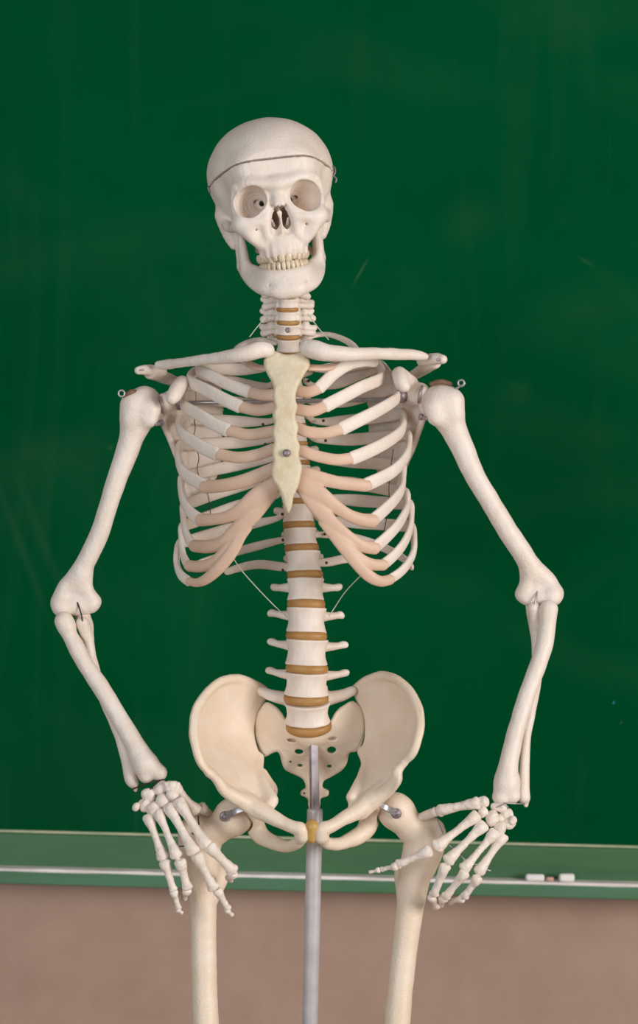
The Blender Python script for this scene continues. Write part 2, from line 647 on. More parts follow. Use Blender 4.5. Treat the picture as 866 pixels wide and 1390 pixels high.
for q in range(5):
    a = q * 2 * math.pi / 5 + .3
    e = np.array((pole_bot[0] + .28 * math.cos(a), .02 + .28 * math.sin(a), .062))
    c0 = np.array((pole_bot[0] + .02 * math.cos(a), .02 + .02 * math.sin(a), .078))
    V_, F_ = tube([[*c0, .012, .012], [*e, .009, .009]], n=1)
    lg = put('foot', V_, F_, POLE_M, stand)
    V_, F_ = lathe([(.012, -.011), (.025, -.010), (.0265, 0), (.025, .010), (.012, .011)], 20)
    M = Matrix.Translation((e[0], e[1], .0265)) @ Matrix.Rotation(a + 1.57, 4, 'Z') @ Matrix.Rotation(math.pi / 2, 4, 'Y')
    put('castor', xf(V_, M), F_, DARK, lg)
    V_, F_ = tube([[e[0], e[1], .05, .006, .006], [e[0], e[1], .064, .006, .006]], n=1)
    put('castor_stem', V_, F_, POLE_M, lg)

# ------------------------------------------------------------------ skeleton
SK = tag(empty('skeleton_model', W(424, 1000, .02)), 'life size human skeleton model with hands on its hips before the chalkboard', 'skeleton')


def bolt(name, c, r, parent, m=STEEL, d=(0, -1, 0), hgt=.5):
    V, Fc = lathe([(r, -.004), (r, 0), (r * .9, r * hgt * .6), (r * .55, r * hgt * .95), (r * .1, r * hgt)], 16)
    c = np.asarray(c, float)
    return put(name, xf(V, along(c, c + np.asarray(d, float))), Fc, m, parent)


# ---- spine -------------------------------------------------------
DISCS = [(389, 371), (389, 387), (389, 403), (390, 420), (391, 437.5), (391, 457),       # C2/3 .. C7/T1
         (392, 480), (394, 504), (395.5, 528), (397, 552), (398.5, 577), (400, 602), (401.5, 628), (402.5, 654), (403.6, 681), (406, 713), (409.5, 744), (414, 780),
         (415.5, 820), (416, 863), (416.6, 907), (415.5, 948), (419, 986)]
YSP = [-.004, -.002, .0, .004, .010, .018, .030, .041, .049, .055, .059, .060, .058, .054, .048, .041, .034, .026, .018, .012, .010, .014, .024]
WID = [12, 12, 13, 15.5, 16, 17, 17, 17, 17.5, 18, 18.5, 19, 20, 21, 22, 23, 24.5, 25.5, 27, 29, 30, 32, 32.5]
DH = [4.5, 4.5, 5, 5.5, 5.5, 6, 5, 5, 5, 5.5, 5.5, 6, 6.5, 7, 7.5, 9, 9, 9, 11, 10, 10, 10, 11]
PIT = [8, 9, 10, 11, 12, 13, 14, 12, 9, 6, 3, 0, -2, -4, -5, -6, -7, -7, -5, -2, 3, 10, 23]


def frame(px, py, y, pitch, lean):
    return Matrix.Translation(Vector(W(px, py, y))) @ Matrix.Rotation(math.radians(lean), 4, 'Y') @ Matrix.Rotation(math.radians(pitch), 4, 'X')


def lean_at(i):
    a, b = DISCS[max(0, i - 1)], DISCS[min(len(DISCS) - 1, i + 1)]
    return math.degrees(math.atan2(a[0] - b[0], b[1] - a[1])) * .8 + 1.0


for i, (px, py) in enumerate(DISCS):
    a, hh = PR(WID[i]) * .975, PR(DH[i]) / 2
    V_, F_ = lathe([(.5, -1.25), (.86, -1.2), (.97, -.75), (1.0, 0), (.97, .75), (.86, 1.2), (.5, 1.25)], 40)
    V_ = V_ * np.array((a, a * .74, hh))
    put('spinal_disc', xf(V_, frame(px, py, YSP[i], PIT[i], lean_at(i))), F_, DISC, SK)


def vertebra(name, M, a, b, h, kind, tl=0.0, tr=0.0, tz=0.0, seed=0):
    v = Bone(.0011 if kind == 'c' else .0013)

    def body(X, Y, Z):
        w = 1.01 - .14 * np.clip(1 - (2 * Z / h) ** 2, 0, 1)
        r = np.sqrt((X / a) ** 2 + (Y / b) ** 2 + 1e-9)
        q1 = (r - w) * min(a, b) + .0016
        q2 = np.abs(Z) - h / 2 + .0016 + 0 * q1
        return np.sqrt(np.maximum(q1, 0) ** 2 + np.maximum(q2, 0) ** 2) + np.minimum(np.maximum(q1, q2), 0) - .0016
    v.op(body, (-a, -b, -h / 2), (a, b, h / 2), 0, False)
    yb = b
    for s, L in ((-1, tl), (1, tr)):
        if kind == 'l':
            v.chain([(s * a * .6, yb * .8, h * .22, .006), (s * a * .72, yb + .012, h * .22, .0055)], .004)
            v.chain([(s * a * .72, yb + .006, h * .14 + tz * .3, .0070 if L < PR(28) else .0095), (s * (a + L * .42), yb + .011, h * .16 + tz * .6, .0046 if L < PR(28) else .0076), (s * (a + L * .9), yb + .015, h * .2 + tz, .0043 if L < PR(28) else .0062)], .004, 3)
            j = random.Random(seed * 5 + s).uniform(-.0022, .0022)
            v.chain([(s * (a + L * .8), yb + .015, h * .2 + tz, .0038), (s * (a + L), yb + .016, h * .2 + tz + j, .0034)], .003)
            v.chain([(s * a * .7, yb + .014, h * .7, .005), (s * a * .66, yb + .018, -h * .75, .0052)], .004)
        elif kind == 't':
            v.chain([(s * a * .55, yb * .8, h * .2, .0045), (s * a * .75, yb + .010, h * .2, .0045), (s * (a * .8 + L), yb + .024, h * .35, .0048)], .003, 3)
            v.chain([(s * a * .55, yb + .010, h * .55, .0038), (s * a * .5, yb + .012, -h * .55, .004)], .003)
        else:
            j = random.Random(seed * 7 + s).uniform
            v.chain([(s * a * .82, yb * .1, -h * .18, .0040), (s * a * 1.3, yb * .7, -h * .32, .0033), (s * (a + L * j(.8, .95)), yb * 1.5, -h * j(.45, .75) + tz, .0046)], .002, 3)
            v.chain([(s * a * 1.35, yb * 1.3, 0, .0034), (s * (a + L * j(.85, 1.05)), yb * 1.9, h * j(-.1, .35), .0038)], .003)
            v.chain([(s * a * .9, -yb * .05, -h * .3, .003), (s * a * 1.02, yb * .2, -h * .55, .002)], .002)
            v.chain([(s * a * .75, yb, h * .1, .0036), (s * a * 1.25, yb + .008, h * .1, .005)], .003)
            v.chain([(s * a * 1.36, yb + .006, h * .62, .0058), (s * a * 1.42, yb + .010, -h * .62, .0058)], .003)
            v.chain([(s * a * .92, -yb * .1, h * .35, .0022), (s * a * .98, yb * .3, h * .75, .0018)], .003)
        v.chain([(s * a * .7, yb + .012, h * .1, .004), (0, yb + .024, -h * .1, .0042)], .004)
    sp = {'l': (.030, -.3), 't': (.038, -1.2), 'c': (.024, -.7)}[kind]
    v.chain([(0, yb + .018, -h * .1, .0038), (0, yb + .024 + sp[0] * .5, h * sp[1] * .7, .0034), (0, yb + .024 + sp[0], h * sp[1] * 1.2, .0045)], .004, 2)
    v.noise = (.00016, .010, seed)
    return v.build(name, BONE_SPINE, SK, M)


TPX = {17: (34, 33), 18: (25, 21), 19: (28, 22), 20: (23, 22), 21: (23, 21), 22: (0, 0)}
for i in range(len(DISCS) - 1):
    (x0, y0), (x1, y1) = DISCS[i], DISCS[i + 1]
    h = PR((y1 - y0) - (DH[i] + DH[i + 1]) / 2) * 1.03
    y = (YSP[i] + YSP[i + 1]) / 2
    a = PR((WID[i] + WID[i + 1]) / 2)
    M = frame((x0 + x1) / 2, (y0 + y1) / 2, y, (PIT[i] + PIT[i + 1]) / 2, (lean_at(i) + lean_at(i + 1)) / 2)
    if i < 5:
        vertebra('cervical_vertebra', M, a, a * .75, h, 'c', PR(19), PR(19), .001, i)
    elif i < 17:
        vertebra('thoracic_vertebra', M, a, a * .8, h, 't', PR(12 if i < 15 else 3), PR(12 if i < 15 else 3), 0, i)
    elif i < 21:
        tl = {17: (19, 21), 18: (23, 21), 19: (22, 24), 20: (23, 24)}[i]
        vertebra('lumbar_vertebra', M, a, a * .74, h, 'l', PR(tl[0]), PR(tl[1]), .002 if i != 17 else -.001, i)
    else:
        vertebra('lumbar_vertebra', M, a, a * .74, h * 1.03, 'l', PR(33), PR(32), .008, i)
# axis and atlas under the skull
M = frame(388, 358, -.002, 6, -2)
v = vertebra('cervical_vertebra', M, PR(13), PR(10), PR(18), 'c', PR(14), PR(14), 0, 91)
at = Bone(.0011)
c = W(387, 337, -.002)
pts = [[c[0] + .021 * math.cos(t), c[1] + .004 + .020 * math.sin(t), c[2], .0052] for t in np.linspace(0, 2 * math.pi, 17)]
at.chain(pts)
for s in (-1, 1):
    at.ell(c + (s * .021, .006, .002), (.009, .011, .008), .004)
    at.chain([[c[0] + s * .024, c[1] + .006, c[2], .005], [c[0] + s * .033, c[1] + .010, c[2] - .002, .0045]], .004)
at.chain([[c[0], c[1] - .008, c[2] - .014, .006], [c[0], c[1] - .008, c[2] + .008, .005]], .002)
at.build('cervical_vertebra', BONE_SPINE, SK)
bolt('bolt', W(390.5, 448, -.006), PR(3.6), SK, DULL, hgt=.35)

# ---- sternum -----------------------------------------------------
ST_OUT = [(369, 474), (360, 481), (357, 491), (361, 504), (368, 517), (371, 527), (370, 539), (373, 550), (370, 563), (372, 575), (369, 588), (372, 600), (369, 612),
          (371, 626), (368, 640), (370, 652), (377, 662), (382, 674), (386, 688), (391, 697), (396, 688), (399, 674), (404, 662), (408, 648), (410, 634),
          (406, 620), (407, 606), (403, 594), (405, 580), (401, 567), (404, 553), (401, 540), (405, 524), (413, 508), (420, 496), (419, 485), (411, 475), (400, 478), (389, 480), (379, 477)]
ST_Y = [(389, 470, -.074), (389, 520, -.091), (360, 490, -.076), (419, 490, -.076), (388, 580, -.101), (389, 650, -.108), (370, 600, -.099), (406, 600, -.099), (390, 700, -.098)]


def tps_px(rows):
    P = np.array([W(a, b, c) for a, b, c in rows])
    return TPS(P[:, [0, 2]], P[:, 1])


fst = tps_px(ST_Y)
st = Bone(.0011)
st.slab([W(a, b, -.095)[[0, 2]] for a, b in ST_OUT], fst, .0052, .0042, n=3)
st.noise = (.0003, .012, 5)
sternum = st.build('sternum', STERN, SK)
bolt('bolt', W(389, 615, -.110), PR(5.2), sternum, DULL, hgt=.7)
for a, b in ((382, 562), (385, 567)):
    bolt('screw', W(a, b, -.1035), PR(1.5), sternum, STEEL, hgt=.3)

# ---- ribs --------------------------------------------------------
X0 = 397
BDEP = {1: .060, 2: .078, 3: .088, 4: .094, 5: .099, 6: .103, 7: .104, 8: .102, 9: .098, 10: .092, 11: .088, 12: .08}
HF = {2: 8.8, 3: 9.4, 4: 9.6, 5: 9.6, 6: 9.6, 7: 9.4, 8: 8.8, 9: 8.2, 10: 7.2}
HEADY = {1: 468, 2: 492, 3: 516, 4: 540, 5: 564, 6: 589, 7: 615, 8: 641, 9: 667, 10: 697, 11: 728, 12: 764}
# front course from the outermost point; the number marks where bone ends and cartilage begins
LF = {
    2: ([(272, 500), (270, 503), (283, 508), (302, 518), (321, 526), (338, 532)], [(338, 532), (356, 536), (372, 536)]),
    3: ([(266, 505), (257, 514), (263, 521), (283, 531), (306, 543), (326, 552)], [(326, 552), (350, 557), (372, 553)]),
    4: ([(254, 537), (248, 546), (254, 554), (270, 563), (289, 575), (309, 584)], [(309, 584), (338, 590), (372, 585)]),
    5: ([(246, 567), (242.5, 579), (248, 589), (260, 598), (276, 608), (294, 616)], [(294, 616), (323, 621), (350, 617), (372, 609)]),
    6: ([(245, 605), (241.5, 619), (245, 635), (253, 645), (264, 652), (278, 660)], None),
    7: ([(248, 648), (245.5, 662), (249, 680), (255, 691), (262, 699), (272, 706)], None),
    8: ([(250, 686), (249, 702), (251, 718), (254, 728), (258, 735), (263, 741)], None),
    9: ([(248, 715), (246.5, 730), (247, 745), (249, 755), (252, 762), (256, 768)], None),
    10: ([(245, 738), (240, 752), (240, 766), (244, 778), (249, 784), (256, 789)], None),
}
RF = {
    2: ([(509, 490), (506, 491), (494, 490), (475, 494), (455, 506), (443, 517), (433, 527)], [(433, 527), (419, 532), (404, 531)]),
    3: ([(512, 497), (520, 509), (514, 516), (492, 525), (465, 539), (442, 551)], [(442, 551), (424, 558), (403, 556)]),
    4: ([(534, 528), (539.5, 538), (532, 546), (510, 559), (486, 571), (464, 582)], [(464, 582), (440, 588), (417, 586), (402, 580)]),
    5: ([(545, 562), (548, 575), (542, 588), (522, 602), (498, 614), (478, 622)], [(478, 622), (456, 624), (430, 619), (405, 611)]),
    6: ([(553, 590), (555, 604), (551, 620), (537, 637), (517, 649), (497, 658)], None),
    7: ([(546, 632), (547, 648), (545, 664), (535, 679), (520, 694), (506, 706)], None),
    8: ([(551, 670), (552.5, 685), (549, 698), (539, 714), (524, 730), (509, 743)], None),
    9: ([(556, 685), (558, 702), (556, 720), (548, 738), (535, 754), (521, 766)], None),
    10: ([(558, 715), (562, 732), (561, 750), (553, 766), (543, 777), (530, 786)], None),
}


def cage_y(n, px, w, front):
    e = math.sqrt(max(0.0, 1 - min(1.0, abs(px - X0) / w) ** 2))
    return .012 - BDEP[n] * e if front else .012 + (BDEP[n] * .95) * e


def outward(p):
    x0 = W(X0, 600, .01)[0]
    d = np.array((p[0] - x0, (p[1] - .01) * 1.5, .0))
    return d / (np.linalg.norm(d) + 1e-9)


def spine_x(py):
    ys = [d[1] for d in DISCS]; xs = [d[0] for d in DISCS]
    return float(np.interp(py, ys, xs))


def spine_y(py):
    return float(np.interp(py, [d[1] for d in DISCS], YSP))


def rib_rows(n, front, s):
    wmax = max(abs(p[0] - X0) for p in front) + .5
    hy = HEADY[n]
    sx, sy = spine_x(hy), spine_y(hy)
    lat = front[0]
    rows = [(sx + s * 20, hy + 1, sy + .016, 4.2, 3.0), (sx + s * 33, hy + 8, sy + .030, 4.4, 3.0)]
    tx = sx + s * 40
    for f in (.30, .62, .86):
        px = tx + (lat[0] - tx) * f
        py = hy + 10 + (lat[1] - hy - 10) * f ** 1.25
        y = max(cage_y(n, px, wmax, False), .012)
        rows.append((px, py, y if f > .3 else max(y, sy + .038), 8.2, 3.6))
    m = len(front)
    io = int(np.argmax([abs(p[0] - X0) for p in front]))
    for i, (px, py) in enumerate(front):
        y = cage_y(n, px, wmax, i > io) if i != io else .012
        hf = HF[n]
        rows.append((px, py, y, 7.6 + (hf - 7.6) * (i / (m - 1)) ** .7, 4.7 - 1.3 * i / (m - 1)))
    return rows


def rib_mesh(name, rows, mat_, power=2.6, scale=1.0, cap=True):
    R_ = [[*W(a, b, c), PR(h, c) * scale, PR(t, c)] for a, b, c, h, t in rows]
    V, Fc = tube(R_, outward, seg=14, n=6, power=power, cap=cap)
    return put(name, V, Fc, mat_, SK)


def costal(n, pts, s, k0=6.2):
    w = max(abs(p[0] - X0) for p in (LF if s < 0 else RF)[n][0]) + .5
    return [(px, py, cage_y(n, px, w, True), k0, 3.4) for px, py in pts]


for s, table in ((-1, LF), (1, RF)):
    for n, (front, cart) in table.items():
        rib_mesh('rib', rib_rows(n, front, s), BONE)
        if cart:
            rib_mesh('costal_cartilage', costal(n, cart, s, 8.0), CART)
# first ribs, short and flat
for rows, cart in (([(374, 466, .040, 4, 3), (356, 461, .062, 4.5, 3), (336, 465, .055, 5, 3), (322, 474, .025, 5.5, 3), (322, 484, -.012, 6, 3), (338, 494, -.045, 6, 3)],
                    [(338, 494, -.045, 6, 3.2), (350, 499, -.058, 6.5, 3.2), (362, 500, -.070, 7, 3.2)]),
                   ([(410, 464, .040, 4, 3), (428, 455, .062, 4.5, 3), (450, 455, .058, 5, 3), (474, 465, .030, 5.5, 3), (482, 478, -.008, 6, 3), (466, 492, -.040, 6, 3)],
                    [(466, 492, -.040, 6, 3.2), (446, 499, -.058, 6.5, 3.2), (418, 499, -.070, 7, 3.2)])):
    up = lambda p: np.array((0, -.55, .83))
    V_, F_ = tube([[*W(a, b, c), PR(h), PR(t)] for a, b, c, h, t in rows], up, seg=14, n=6, power=2.5); put('rib', V_, F_, BONE, SK)
    V_, F_ = tube([[*W(a, b, c), PR(h), PR(t)] for a, b, c, h, t in cart], up, seg=14, n=6, power=2.5); put('costal_cartilage', V_, F_, CART, SK)
# floating ribs
rib_mesh('rib', [(393, 732, .050, 4, 3), (378, 734, .070, 4.6, 3), (350, 741, .098, 6, 3), (310, 752, .088, 5.6, 2.8), (275, 763, .050, 5, 2.6), (262, 768, .022, 4, 2.4)], BONE)
rib_mesh('rib', [(428, 726, .050, 4, 3), (442, 726, .070, 4.6, 3), (475, 729, .098, 6, 3), (515, 741, .088, 6, 2.8), (546, 757, .050, 5.6, 2.6), (559, 770, .022, 4.6, 2.6)], BONE)
rib_mesh('rib', [(396, 770, .044, 5, 3), (380, 769, .060, 6.2, 3), (352, 766, .082, 6.2, 3), (328, 770, .084, 5.6, 3), (308, 776, .078, 4.8, 2.8)], BONE)
rib_mesh('rib', [(430, 764, .044, 5, 3), (446, 763, .060, 6.2, 3), (474, 758, .082, 6.2, 3), (500, 762, .084, 5.6, 3), (518, 768, .078, 4.6, 2.8)], BONE)


# fused cartilages of ribs six to ten, one piece on each side
def fused(rowsets, s):
    b = Bone(.0013)
    for n, pts in rowsets:
        w = max(abs(p[0] - X0) for p in (LF if s < 0 else RF)[n][0]) + .5
        rows = pxs([(px, py, cage_y(min(n, 8), px, w + (6 if n > 8 else 0), True) + (.002 if n > 8 else 0), r) for px, py, r in pts])
        rows[:, 3] *= 1.22
        b.chain(rows, .0012, 4, ys=3.0)
    return b.build('costal_cartilage', CART, SK)


fused([(6, [(279, 661, 7.6), (303, 659, 7.4), (330, 653, 7.8), (352, 645, 8), (370, 636, 7)]),
       (7, [(273, 706, 7.2), (290, 705, 6.6), (310, 701, 7), (328, 691, 8.5), (349, 675, 11), (372, 658, 9)]),
       (8, [(264, 741, 7), (282, 742, 7.6), (302, 737, 7.6), (322, 719, 9), (345, 697, 9), (370, 667, 8)]),
       (9, [(257, 768, 6.4), (272, 769, 6.6), (292, 763, 7), (312, 743, 8), (334, 716, 7)]),
       (10, [(257, 789, 4.8), (267, 791, 5), (280, 786, 6), (296, 772, 7), (313, 752, 7), (327, 728, 6), (338, 708, 4)])], -1)
fused([(6, [(496, 659, 7.4), (484, 658, 7.2), (458, 655, 7.4), (430, 648, 8), (407, 641, 7)]),
       (7, [(505, 707, 8), (489, 705, 7.4), (471, 698, 7), (452, 685, 8), (432, 670, 10), (408, 656, 9)]),
       (8, [(508, 744, 7.4), (492, 741, 7.2), (472, 728, 7), (451, 710, 8), (432, 690, 9), (410, 662, 8)]),
       (9, [(520, 767, 6.4), (504, 766, 6.6), (486, 757, 7), (464, 734, 7.5), (441, 705, 7)]),
       (10, [(529, 787, 6), (516, 789, 6.2), (500, 781, 7), (480, 760, 7), (460, 735, 7), (440, 708, 7)])], 1)

# ---- scapulae, clavicles ----------------------------------------
for s, out, dep, spine, acro, cora, neck in (
    (-1, [(296, 508), (302, 545), (302, 600), (298, 640), (280, 668), (264, 682), (254, 668), (247, 640), (237, 610), (224, 580), (217, 560), (220, 540), (232, 528), (256, 520), (276, 510)],
     [(298, 508, .098), (302, 600, .108), (264, 682, .092), (220, 560, .026), (240, 612, .052), (258, 520, .062), (275, 590, .090), (247, 640, .064)],
     [(204, 506, .012, 9), (222, 512, .042, 8.5), (246, 522, .076, 7), (275, 540, .108, 5), (300, 556, .116, 4)],
     [(188, 503, -.012, 5.5), (200, 502, .0, 7.5), (220, 505, .024, 7)],
     [(240, 530, .022, 11), (247, 520, .004, 10), (244, 524, -.014, 10), (237, 535, -.026, 10.5), (233, 541, -.030, 8.5)],
     [(224, 548, .014, 15), (236, 550, .030, 15), (252, 575, .052, 7)]),
    (1, [(506, 494), (500, 530), (501, 590), (508, 630), (520, 656), (532, 668), (542, 656), (549, 632), (559, 610), (572, 575), (577, 552), (573, 535), (560, 520), (536, 508), (520, 490)],
     [(508, 494, .098), (500, 590, .108), (532, 668, .092), (574, 552, .026), (556, 612, .054), (536, 508, .062), (520, 580, .090), (549, 632, .066)],
     [(590, 492, .012, 9), (578, 499, .042, 8.5), (560, 510, .076, 7), (530, 528, .108, 5), (502, 548, .116, 4)],
     [(601, 488, -.012, 6.5), (590, 487, .0, 8), (572, 490, .024, 7)],
     [(556, 520, .022, 11), (545, 510, .004, 10), (542, 508, -.014, 10), (545, 518, -.026, 10.5), (548, 524, -.030, 8.5)],
     [(570, 535, .014, 15.5), (558, 538, .030, 15), (545, 560, .052, 7)])):
    sc = Bone(.0013)
    f = tps_px(dep)
    sc.slab([np.array(W(a, b, float(f(*W(a, b, .06)[[0, 2]]))))[[0, 2]] for a, b in out], f, .0022, .0018, n=4)
    lb = [(a, b, float(f(*W(a, b, .06)[[0, 2]])), 4.5) for a, b in out[5:11]]
    sc.chain(pxs(lb), .003, 3)
    sc.chain(pxs(spine), .004, 4)
    sc.chain(pxs(acro), .003, 4)
    sc.chain(pxs(cora), .004, 4)
    sc.chain(pxs(neck), .006, 3)
    sc.noise = (.00025, .014, 11 + s)
    scap = sc.build('scapula', BONE, SK)
    bolt('screw', W(194 if s < 0 else 594, 502 if s < 0 else 488, -.021), PR(1.8), scap, STEEL, hgt=.3)

for rows in (
    [(362, 475, -.084, 10.5), (352, 475, -.088, 11.5), (333, 480, -.090, 11), (305, 485, -.080, 8.8), (270, 489, -.056, 7), (240, 493, -.032, 6.4), (225, 495, -.018, 6.8), (215, 495, -.012, 5.2)],
    [(418, 472, -.084, 12), (428, 475, -.088, 13), (446, 479, -.090, 11.6), (478, 481, -.080, 9.5), (512, 480, -.056, 8.4), (545, 481, -.032, 8), (566, 482, -.020, 7), (577, 484, -.013, 5)]):
    cl = Bone(.0012)
    cl.chain(pxs(rows), 0, 4)
    cl.noise = (.0003, .016, int(rows[0][0]))
    cl.build('clavicle', BONE, SK)


# ---- arms --------------------------------------------------------
def bone(name, chains, mat_=BONE, k=.005, h=.0013, noise=(.00025, .014, 3), cuts=(), parent=None):
    b = Bone(h)
    for i, ch in enumerate(chains):
        b.chain(pxs(ch), 0 if i == 0 else k, 4)
    for ch in cuts:
        b.chain(pxs(ch), .002, 4, cut=True)
    b.noise = noise
    return b.build(name, mat_, parent or SK)


bone('humerus', [
    [(190, 557, .004, 25.5), (184, 575, .004, 21), (179, 592, .004, 17), (172, 614, .004, 15.4), (158, 652, .004, 13.6), (146, 690, .006, 12.6), (136, 722, .010, 13), (122, 752, .014, 13), (108, 780, .020, 13)],
    [(196, 548, .010, 24), (203, 553, .016, 22)],
    [(180, 550, -.004, 16), (178, 566, -.004, 14)],
    [(205, 556, -.009, 13), (202, 568, -.009, 12)],
    [(110, 778, .020, 12), (92, 796, .024, 13), (83, 816, .026, 13.5)],
    [(113, 776, .020, 11), (116, 800, .022, 11), (128, 816, .026, 9.5)],
    [(84, 824, .020, 13.5), (96, 824, .022, 12), (112, 824, .024, 11.5), (122, 822, .024, 11)], [(104, 792, .023, 10), (105, 806, .025, 9), (105, 820, .025, 10)]],
    k=.008, cuts=[[(104, 817, .008, 6), (107, 812, .010, 4)], [(190, 540, -.026, 3), (188, 556, -.027, 4), (189, 572, -.022, 4)]])
bone('humerus', [
    [(602, 549, .004, 25.5), (609, 568, .004, 21), (617, 585, .004, 17.6), (627, 606, .004, 16), (644, 645, .004, 14), (668, 685, .006, 13.5), (690, 722, .010, 14), (710, 752, .014, 14), (722, 774, .020, 14)],
    [(598, 546, .010, 24), (590, 550, .016, 22)],
    [(614, 545, -.004, 16), (616, 560, -.004, 14)],
    [(588, 553, -.009, 13), (592, 566, -.009, 12)],
    [(724, 772, .020, 12), (740, 786, .024, 13), (750, 804, .026, 14)],
    [(718, 776, .020, 11), (714, 794, .022, 10), (708, 806, .026, 9.5)],
    [(750, 809, .020, 13), (740, 809, .022, 12), (727, 810, .024, 11.5), (716, 812, .024, 10)], [(730, 780, .023, 10), (730, 794, .025, 9), (730, 808, .025, 10)]],
    k=.008, cuts=[[(731, 803, .008, 5), (729, 798, .010, 4)], [(597, 537, -.026, 3), (603, 552, -.027, 4), (605, 568, -.022, 4)]])
# bones of the lower arm
bone('radius', [[(87, 843, .008, 13), (90, 850, .008, 13), (95, 862, .008, 10.5), (103, 878, .006, 11.5), (116, 902, .002, 11), (135, 930, -.003, 12), (158, 968, -.010, 12), (180, 1006, -.018, 13.5), (196, 1036, -.025, 17)],
                [(196, 1036, -.025, 16), (198, 1052, -.028, 11)], [(202, 1040, -.026, 15), (216, 1049, -.030, 11)]])
bone('radius', [[(745, 827, .008, 12.5), (744, 833, .008, 12.5), (743, 847, .008, 11.5), (740, 870, .006, 12), (733, 895, .002, 11.5), (720, 930, -.003, 11.5), (708, 966, -.010, 11.5), (697, 1005, -.018, 12), (690, 1040, -.025, 13.5), (687, 1062, -.028, 17)],
                [(688, 1062, -.026, 16), (680, 1082, -.030, 12)], [(690, 1062, -.026, 15), (695, 1080, -.028, 11)]])
bone('ulna', [[(113, 838, .030, 10), (117, 850, .026, 10), (120, 872, .022, 8), (124, 895, .020, 8), (134, 930, .016, 8), (148, 964, .008, 7.5), (163, 1000, -.004, 7.5), (173, 1036, -.014, 8), (178, 1056, -.018, 9.5), (180, 1062, -.019, 8)],
              [(112, 846, .014, 9), (119, 866, .020, 8)], [(108, 812, .044, 9), (113, 838, .034, 10)], [(181, 1060, -.018, 4), (184, 1072, -.018, 3)]], k=.003)
bone('ulna', [[(724, 822, .030, 10), (725, 836, .026, 10), (728, 858, .022, 8.5), (730, 890, .020, 8), (727, 925, .014, 8), (721, 960, .006, 7.5), (714, 1000, -.004, 7), (712, 1040, -.014, 7), (711, 1066, -.018, 8), (711, 1082, -.019, 8.5)],
              [(725, 826, .014, 9), (728, 850, .020, 8)], [(728, 800, .044, 9), (724, 822, .034, 10)], [(714, 1084, -.018, 4), (714, 1093, -.018, 3)]], k=.003)
wire('elbow_pin', [W(104, 815, .016), W(107, 824, .0105), W(110, 833, .0085), W(112, 843, .007)], PR(1.1), DARK, SK)
wire('elbow_pin', [W(730, 800, .016), W(728, 809, .0105), W(726, 818, .0085), W(725, 829, .007)], PR(1.1), STEEL, SK)


# ---- hands -------------------------------------------------------
def hand(name_loc, carpals, metas, phal, seed):
    H = empty('hand', W(*name_loc), SK)
    rg = random.Random(seed)
    for i, (px, py, y, rx, rz, an) in enumerate(carpals):
        b = Bone(.0009)
        rot = Matrix.Rotation(math.radians(an), 3, 'Y')
        b.ell(W(px, py, y), (PR(rx * 1.14), PR(min(rx, rz) * 1.05), PR(rz * 1.14)), 0, rot)
        b.noise = (.0011, .009, seed * 20 + i)
        b.build('carpal_bone', BONE, H)
    for kind, rows in (('metacarpal', metas), ('phalanx', phal)):
        for i, (x0, y0, d0, x1, y1, d1, r0, rm, r1) in enumerate(rows):
            b = Bone(.0009)
            g = lambda t, r: (x0 + (x1 - x0) * t, y0 + (y1 - y0) * t, d0 + (d1 - d0) * t, r)
            L = math.hypot(x1 - x0, y1 - y0)
            if kind == 'metacarpal':
                ch = [g(0, r0 * .8), g(.08, r0), g(.24, rm * 1.1), g(.5, rm * .92), g(.76, rm * 1.1), g(.92, r1), g(1.0, r1 * .85)]
            else:
                ch = [g(0, r0 * .85), g(.1, r0), g(.32, rm * 1.1), g(.62, rm * .95), g(.88, r1 * .95), g(1.0, r1 * .8)]
            b.chain(pxs(ch), 0, 3)
            nx, ny = -(y1 - y0) / L, (x1 - x0) / L
            for sg in (-1, 1):              # the two condyles of the head and the flare of the base
                b.chain(pxs([(x1 + nx * sg * r1 * .48, y1 + ny * sg * r1 * .48, d1, r1 * .68)]), .0012)
                b.chain(pxs([(x0 + nx * sg * r0 * .45, y0 + ny * sg * r0 * .45, d0, r0 * .66)]), .0012)
            a, e = W(x0, y0, d0), W(x1, y1, d1)
            u = (e - a) / np.linalg.norm(e - a)
            rb = PR(r0)
            b.ell(a - u * rb * 2.05, (rb * 1.5,) * 3, .0008, cut=True)
            b.noise = (.0003, .006, seed * 50 + i + len(kind))
            b.build(kind, BONE, H)
    return H


